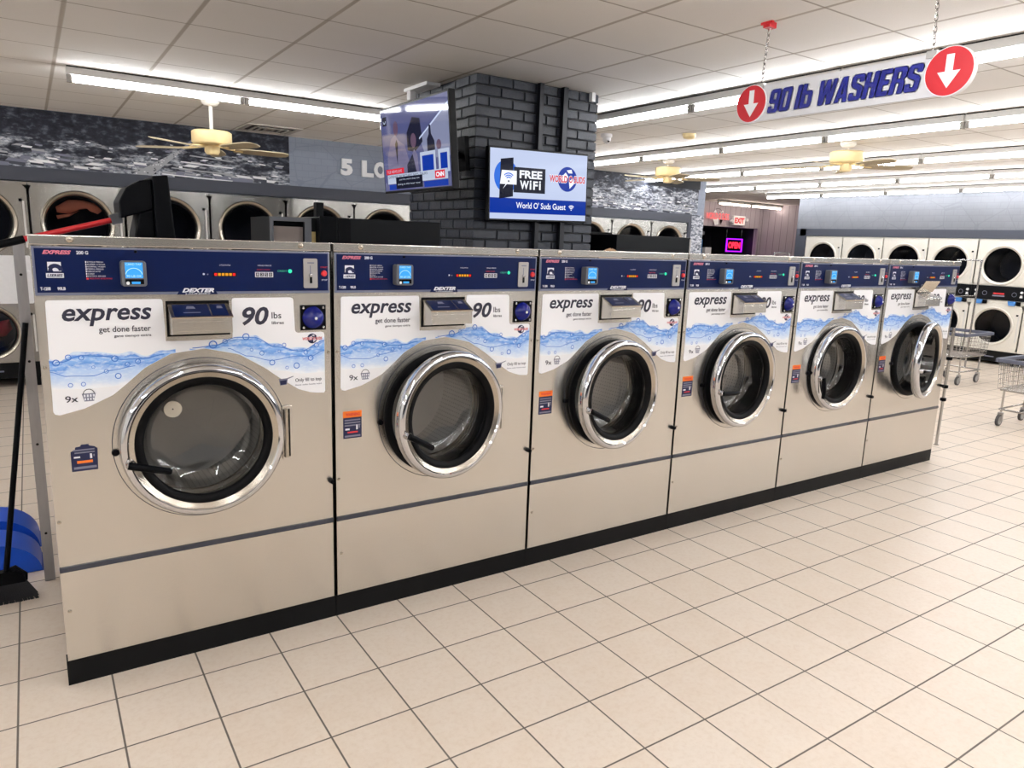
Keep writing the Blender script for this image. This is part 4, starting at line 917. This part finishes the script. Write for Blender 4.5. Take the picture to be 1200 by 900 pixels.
WA, do0, ho0, lo0 = make_washer(labels[0])
levers = [.28, .52, .46, .04, 1.45, .15]; ajar = [0, 9, 6.5, 3.5, 0, 12]
ho0.rotation_euler = (0, levers[0], 0)
WM = [WA]
for k in range(1, 6):
    r, m_ = dup(WA, (k*W, 0, 0), None, labels[k]); WM.append(r)
    m_['door'].rotation_euler = (0, 0, math.radians(ajar[k])); m_['door_handle'].rotation_euler = (0, levers[k], 0)
    if k == 5: m_['dispenser_lid'].rotation_euler = (-2.62, 0, 0); m_['dispenser_lid'].location.y -= .012
for o in KIDS(WA):          # the nearest washer carries an older all blue sticker instead
    if o.name.startswith('warning_sticker'): bpy.data.objects.remove(o)
b = MB('ink navy', 'ink white', 'ink orange', 'ink grey')
b.prism([(.072, .845), (.155, .845), (.158, .925), (.148, .934), (.132, .938), (.130, .944), (.106, .944), (.104, .938), (.088, .936), (.086, .926), (.072, .920)], -.001, 0, 'ink navy')
for i in range(2): b.rect(.080 + .004*i, .148, .922-i*.010, .927-i*.010, -.0016, 'ink grey')
b.rect(.081, .101, .895, .901, -.0016, 'ink white'); b.rect(.132, .139, .890, .908, -.0016, 'ink white'); b.rect(.143, .147, .896, .905, -.0016, 'ink grey'); b.rect(.090, .140, .874, .884, -.0016, 'ink orange'); b.rect(.079, .151, .853, .862, -.0016, 'ink grey')
b.obj('warning_sticker', WA)['label'] = 'plain blue sticker without an orange heading'
LX, LZ = .428, 1.031
b = MB('disc beige', 'black plastic'); b.lathe([(.0005, .0), (.033, 0)], LX, LZ, 'disc beige', 28, .066); b.lathe([(.0005, -.001), (.003, -.001)], LX, LZ, 'black plastic', 8, .066)
b.obj('dotted_disc', WA)  # beige disc with a dark dot, set inside the door glass

# galvanized strip standing at the rear left corner of the first washer
t = thing('steel_strut', 'galvanized steel strut standing at the left rear of the nearest washer', 'strut', (-.035, 1.02, 0))
MB('galvanized steel').box(-.022, .022, 0, .035, .002, 1.64).obj('channel', t)
b = MB('plinth black')
for zz in (.25, .7, 1.1, 1.5): b.lathe([(0, -.002), (.006, -.002), (.006, .001)], 0, zz, seg=10)
b.obj('bolt_holes', t)
# chrome pole at the other end of the row
t = thing('chrome_pole', 'thin chrome pole standing beside the open washer at the far end', 'pole', (6.93, .24, 0))
MB('steel wire').lathez([(.0, 0), (.022, 0), (.022, .012), (.013, .014), (.013, 1.1), (0, 1.1)], 0, 0, seg=16).obj('tube', t)
for zz in (.42, .54, .80): MB('black plastic').lathez([(.013, zz), (.026, zz+.004), (.026, zz+.03), (.013, zz+.034)], 0, 0, seg=12).obj('clamp', t)

# ------------------------------------------------------------------ black equipment behind the row
t = thing('equipment_box', 'small dark box with a clear window on top of the row behind', 'box', (1.165, 1.30, 0))
MB('cabinet black').box(0, .27, .03, .45, 0, 1.818).obj('body', t)
b = MB('reader grey'); b.box(0, .235, -.0, .03, 1.795, 1.818).box(0, .235, 0, .03, 1.60, 1.640).box(0, .015, 0, .03, 1.64, 1.795).box(.195, .235, 0, .03, 1.64, 1.795); b.obj('window_frame', t)
MB('contents pale').box(.018, .19, .02, .03, 1.64, 1.765).obj('contents', t); MB('clear window').box(.015, .195, .008, .012, 1.64, 1.795).obj('window', t)
MB('yellow label').box(.242, .268, .027, .030, 1.66, 1.74).obj('label', t)
t = thing('equipment_cabinet', 'long black metal cabinet behind the washers, left of the brick pillar', 'cabinet', (1.44, 1.28, 0))
MB('cabinet black').box(0, .80, 0, .42, 0, 1.828).obj('body', t, bevel=.004)
MB('black plastic').box(.0, .10, -.012, 0, 1.55, 1.832).obj('end_panel', t); MB('black plastic').box(.115, .19, -.008, 0, 1.55, 1.82).obj('access_cover', t)
tag(MB('cabinet black').box(0, .05, 0, .05, 0, 1.93).obj('conduit_stub', None, (1.58, 1.75, 0)), 'short black upright stub behind the long black cabinet', 'conduit')
t = thing('equipment_cabinet', 'dark grey metal cabinet behind the third washer, right of the pillar', 'cabinet', (4.145, 1.72, 0))
MB('cabinet black').box(0, .89, 0, .42, 0, 1.814).obj('body', t, bevel=.004); MB('latch plate').box(.876, .892, -.004, 0, .2, 1.80).obj('edge_trim', t)
t = thing('equipment_cabinet', 'black recessed cabinet between the pillar and the dark grey cabinet', 'cabinet', (3.87, 1.95, 0))
MB('black rubber').box(0, .60, .2, .60, 0, 1.835).obj('body', t, bevel=.004)
b = MB('tan cloth'); rr = random.Random(4); vs = []; fs = []; n = 14
for j in range(5):
    for k in range(n):
        a = 2*PI*k/n; r_ = (.062, .066, .05, .03, .006)[j]*rr.uniform(.8, 1.2); vs.append((r_*math.cos(a)*1.15, r_*math.sin(a), (0, .022, .045, .062, .07)[j]+rr.uniform(-.006, .006) if j else 0))
for j in range(4):
    for k in range(n): fs.append((j*n+k, j*n+(k+1) % n, (j+1)*n+(k+1) % n, (j+1)*n+k))
fs.append(tuple(range(4*n, 5*n))); fs.append(tuple(range(n-1, -1, -1))); b.add(vs, fs, None, True)
tag(b.obj('crumpled_rag', None, (3.115, .6, 1.631)), 'crumpled tan rag lying on top of the third washer', 'rag')

# ------------------------------------------------------------------ cleaning tools at the left
t = thing('lobby_dustpan', 'black upright dustpan with a red handle lying on top of the nearest washer', 'dustpan', (0, .40, 0))
b = MB('black plastic')
b.prism([(.452, 1.631), (.528, 1.631), (.508, 1.945), (.448, 1.938)], 0, .27)
b.prism([(.449, 1.925), (.405, 1.918), (.352, 1.886), (.322, 1.83), (.326, 1.762), (.395, 1.786), (.449, 1.805)], .02, .25)
b.prism([(.449, 1.805), (.395, 1.786), (.375, 1.70), (.372, 1.631), (.452, 1.631)], .03, .24)
b.obj('pan', t, bevel=.006)
MB('reader grey').prism([(.292, 1.775), (.335, 1.790), (.340, 1.745), (.305, 1.735)], .09, .15).obj('handle_socket', t)
MB('red plastic').tube([(.315, .12, 1.758), (-.012, .10, 1.667)], .0115, seg=12).obj('handle', t)
MB('black plastic').tube([(-.008, .10, 1.668), (-.10, .094, 1.642), (-.26, .085, 1.600)], .0155, seg=12).obj('grip', t)
t = thing('broom', 'black handled broom with grey bristles leaning on the washer side', 'broom', (-.20, .88, 0))
MB('black plastic').tube([(.00, 0, .145), (.165, .10, 1.285)], .012, seg=12).obj('handle', t)
b = MB('black plastic'); b.prism([(-.035, .15), (.035, .15), (.07, .115), (.07, .09), (-.16, .09), (-.16, .115)], -.022, .022); b.tube([(-.02, 0, .145), (.035, 0, .165), (.075, 0, .12), (.072, 0, .09)], .007, seg=8); b.obj('head', t)
b = MB('bristle grey'); rr = random.Random(2)
for k in range(80):
    u = k/79; x = -.155+.22*u; xb = -.20+.31*u
    for yy in (-.014, 0, .014):
        q = rr.uniform(-.006, .006); b.add([(x-.003, yy-.004, .092), (x+.003, yy+.004, .092), (xb+q+.003, yy*2.2+.004, .0), (xb+q-.003, yy*2.2-.004, .0)], [(0, 1, 2, 3)]); b.add([(x, yy-.004, .092), (x, yy+.004, .092), (xb+q, yy*2.2+.005, .0), (xb+q, yy*2.2-.005, .0)], [(0, 1, 2, 3)])
b.obj('bristles', t)
def blue_pan(label, loc, L=.36, H=.17):
    t = thing('blue_dustpan', label, 'dustpan', loc, 0, 'blue dustpans')
    prof = [(0, 0)]+[(-.02+.0-(L*.62)*(1-math.cos(a)), H*math.sin(a)) for a in [PI/2*k/10 for k in range(0, 11)]]+[(-L, H*.98), (-L-.25, H*.9), (-L-.25, 0)]
    b = MB('blue plastic'); n = len(prof); w_ = .24
    b.prism([(x, z) for x, z in prof], 0, .004); b.prism([(x, z) for x, z in prof], w_-.004, w_)
    top = prof[1:-2]; vs = [(x, 0, z) for x, z in top]+[(x, w_, z) for x, z in top]; m = len(top)
    b.add(vs, [(i, i+1, m+i+1, m+i) for i in range(m-1)], None, True); b.add([(x, y+0, z-.004) for x, y, z in vs], [(i, m+i, m+i+1, i+1) for i in range(m-1)], None, True)
    b.obj('scoop', t); MB('blue plastic').box(-L-.25, 0, 0, w_, 0, .004).obj('base_plate', t)
    return t
blue_pan('nearer of the two blue dustpans on the floor left of the washers', (-.045, 1.17, 0)); blue_pan('farther of the two blue dustpans on the floor left of the washers', (-.05, 1.50, 0), .36, .185)

# ------------------------------------------------------------------ laundry carts
def make_cart(label, rack=True):
    t = thing('laundry_cart', label, 'laundry cart', (0, 0, 0), 0, 'wire laundry carts')
    L, Wd, zb, zt = .72, .52, .40, .70            # local x length, y width
    b = MB('steel wire')
    for k in range(16):
        x = -L/2+L*k/15; s = .93
        b.tube([(x, -Wd/2, zt), (x*s, -Wd/2*s, zb), (x*s, Wd/2*s, zb), (x, Wd/2, zt)], .0028, seg=5)
    for k in range(12):
        y = -Wd/2+Wd*k/11; s = .93
        b.tube([(-L/2, y, zt), (-L/2*s, y*s, zb), (L/2*s, y*s, zb), (L/2, y, zt)], .0028, seg=5)
    for z in (.45, .50, .55, .60, .65):
        u = (z-zb)/(zt-zb); s = .93+.07*u; b.tube([(-L/2*s, -Wd/2*s, z), (L/2*s, -Wd/2*s, z), (L/2*s, Wd/2*s, z), (-L/2*s, Wd/2*s, z)], .0028, seg=5, closed=True)
    b.obj('wire_basket', t)
    b = MB('cart rim grey'); w_ = .028
    b.box(-L/2-w_, L/2+w_, -Wd/2-w_, -Wd/2+.006, zt-.024, zt+.018).box(-L/2-w_, L/2+w_, Wd/2-.006, Wd/2+w_, zt-.024, zt+.018).box(-L/2-w_, -L/2+.006, -Wd/2+.006, Wd/2-.006, zt-.024, zt+.018).box(L/2-.006, L/2+w_, -Wd/2+.006, Wd/2-.006, zt-.024, zt+.018)
    b.obj('bumper_rim', t, bevel=.008)
    b = MB('steel wire')
    for sx in (-1, 1):
        for sy in (-1, 1): b.tube([(sx*.28, sy*.20, zb), (sx*.265, sy*.205, .14), ], .011, seg=8)
    b.tube([(-.29, -.215, .18), (.29, -.215, .18), (.29, .215, .18), (-.29, .215, .18)], .010, seg=8, closed=True); b.tube([(-.31, -.22, zb-.012), (.31, -.22, zb-.012), (.31, .22, zb-.012), (-.31, .22, zb-.012)], .011, seg=8, closed=True)
    b.obj('frame', t)
    for sx in (-1, 1):
        for sy in (-1, 1):
            c = MB('latch plate').box(sx*.265-.018, sx*.265+.018, sy*.205-.022, sy*.205+.022, .125, .145).box(sx*.265-.02, sx*.265+.015, sy*.205-.022, sy*.205-.018, .055, .13).box(sx*.265-.02, sx*.265+.015, sy*.205+.018, sy*.205+.022, .055, .13).obj('caster', t)
            w2 = MB('tyre dark', 'wheel grey'); w2.lathe([(.046, -.014), (.060, -.012), (.062, 0), (.060, .012), (.046, .014)], sx*.265-.02, .062, 'tyre dark', 28, sy*.205); w2.lathe([(.0005, -.014), (.046, -.014), (.046, .014), (.0005, .014)], sx*.265-.02, .062, 'wheel grey', 28, sy*.205, False); w2.obj('wheel', c)
    if rack:
        b = MB('steel wire'); b.tube([(.33, 0, .18), (.33, 0, 1.685), (-.33, 0, 1.685), (-.33, 0, .18)], .0125, seg=10); b.tube([(-.36, 0, 1.690), (.36, 0, 1.690)], .009, seg=8); b.tube([(.33, 0, 1.20), (.0, 0, 1.205), (-.33, 0, 1.20)], .006, seg=8); b.obj('hanging_rack', t)
    return t
C1 = make_cart('wire laundry cart with a tall hanging rack behind the open washer')
C1.location = (10.78, 1.95, 0)
C2 = make_cart('wire laundry cart with grey rim at the right edge, front of the aisle', False); C2.location = (8.66, .125, 0)
# small upper basket shelf behind the rack cart
C3, _m = dup(C1, (11.10, 5.2, 0), .25, 'laundry cart whose rack bar just shows above the fourth washer')

# ------------------------------------------------------------------ entrance signs
t = thing('neon_sign', 'red globe neon sign high on the entrance wall beside the EXIT sign', 'sign', (14.72, YB, 2.53))
b = MB('neon pink', 'letter white', 'black plastic'); b.text('WORLD O SUDS', -.43, .43, -.075, .085, -.056, 'neon pink', 0, .02); b.obj('letters', t)
b = MB('letter white', 'black plastic'); b.ring(0, .0, .19, .20, -.053, 'black plastic', 30, .1, PI-.1); b.poly([(-.17, -.07), (.03, -.05), (.06, -.2), (-.08, -.22)], -.053, 'letter white'); b.poly([(.08, -.07), (.2, -.08), (.14, -.2)], -.053, 'black plastic'); b.poly([(-.17, .09), (-.05, .1), (-.10, .18)], -.053, 'letter white'); b.poly([(.08, .1), (.2, .1), (.18, .16)], -.053, 'letter white'); b.obj('globe', t)
MB('latch plate').box(-.3, -.28, -.045, 0, -.01, .01).box(.28, .3, -.045, 0, -.01, .01).obj('standoff', t)
t = thing('exit_sign', 'lit white EXIT sign with red letters above the dark doorway', 'sign', (15.55, YB, 2.46))
MB('white plastic').box(-.23, .23, -.07, 0, -.12, .12).obj('casing', t, bevel=.01); b = MB('exit face', 'exit red'); b.rect(-.21, .21, -.105, .105, -.0705, 'exit face'); b.text('EXIT', -.185, .185, -.07, .07, -.0712, 'exit red', 0, .05); b.obj('face', t)
for sx in (-1, 1): MB('white plastic').lathe([(0, -.10), (.04, -.095), (.045, -.05), (.03, -.02)], sx*.285, .03 if sx > 0 else -.03, seg=16).obj('emergency_lamp', t)
t = thing('open_sign', 'glowing purple and red OPEN sign in the dark doorway', 'sign', (15.92, YB+.35, 1.83))
MB('tv frame').box(-.34, .34, 0, .04, -.19, .19).obj('backing', t)
b = MB('neon purple', 'neon red'); 
b.ring(0, 0, .0, .001, -.001, 'neon purple', 4)
for (xa, xb, za, zb) in ((-.32, .32, .15, .175), (-.32, .32, -.175, -.15), (-.32, -.29, -.15, .15), (.29, .32, -.15, .15)): b.box(xa, xb, -.02, -.001, za, zb, 'neon purple')
b.text('OPEN', -.24, .24, -.085, .085, -.012, 'neon red', 0, .03); b.obj('tubes', t)
MB('steel wire').tube([(-.3, .02, .19), (-.3, .02, .45)], .004).tube([(.3, .02, .19), (.3, .02, .45)], .004).obj('hanger', t)
tag(MB('poster blue', 'letter white').box(14.60, 14.86, YB+.5, YB+.52, 1.0, 1.95, 'poster blue').rect(14.64, 14.82, 1.68, 1.80, YB+.499, 'letter white').obj('poster', None), 'upright blue poster standing in the dark doorway', 'poster')
tag(MB('white plastic').box(14.20, 14.42, YB-.2, YB-.1, 0, 1.75).obj('notice_stand', None), 'white notice stand at the left of the dark doorway', 'stand')

# ------------------------------------------------------------------ world and view
w = bpy.data.worlds.new('world'); SC.world = w; w.use_nodes = True
w.node_tree.nodes['Background'].inputs[0].default_value = (.02, .02, .025, 1); w.node_tree.nodes['Background'].inputs[1].default_value = .5
SC.view_settings.view_transform = 'Standard'; SC.view_settings.look = 'None'; SC.view_settings.gamma = 1; SC.view_settings.use_curve_mapping = False
SC.view_settings.exposure = .28
cy = SC.cycles
cy.use_denoising = True; cy.max_bounces = 10; cy.diffuse_bounces = 5; cy.glossy_bounces = 5; cy.transmission_bounces = 6; cy.transparent_max_bounces = 12
cy.sample_clamp_indirect = 6.; cy.caustics_reflective = False; cy.caustics_refractive = False
try: cy.use_light_tree = True
except Exception: pass
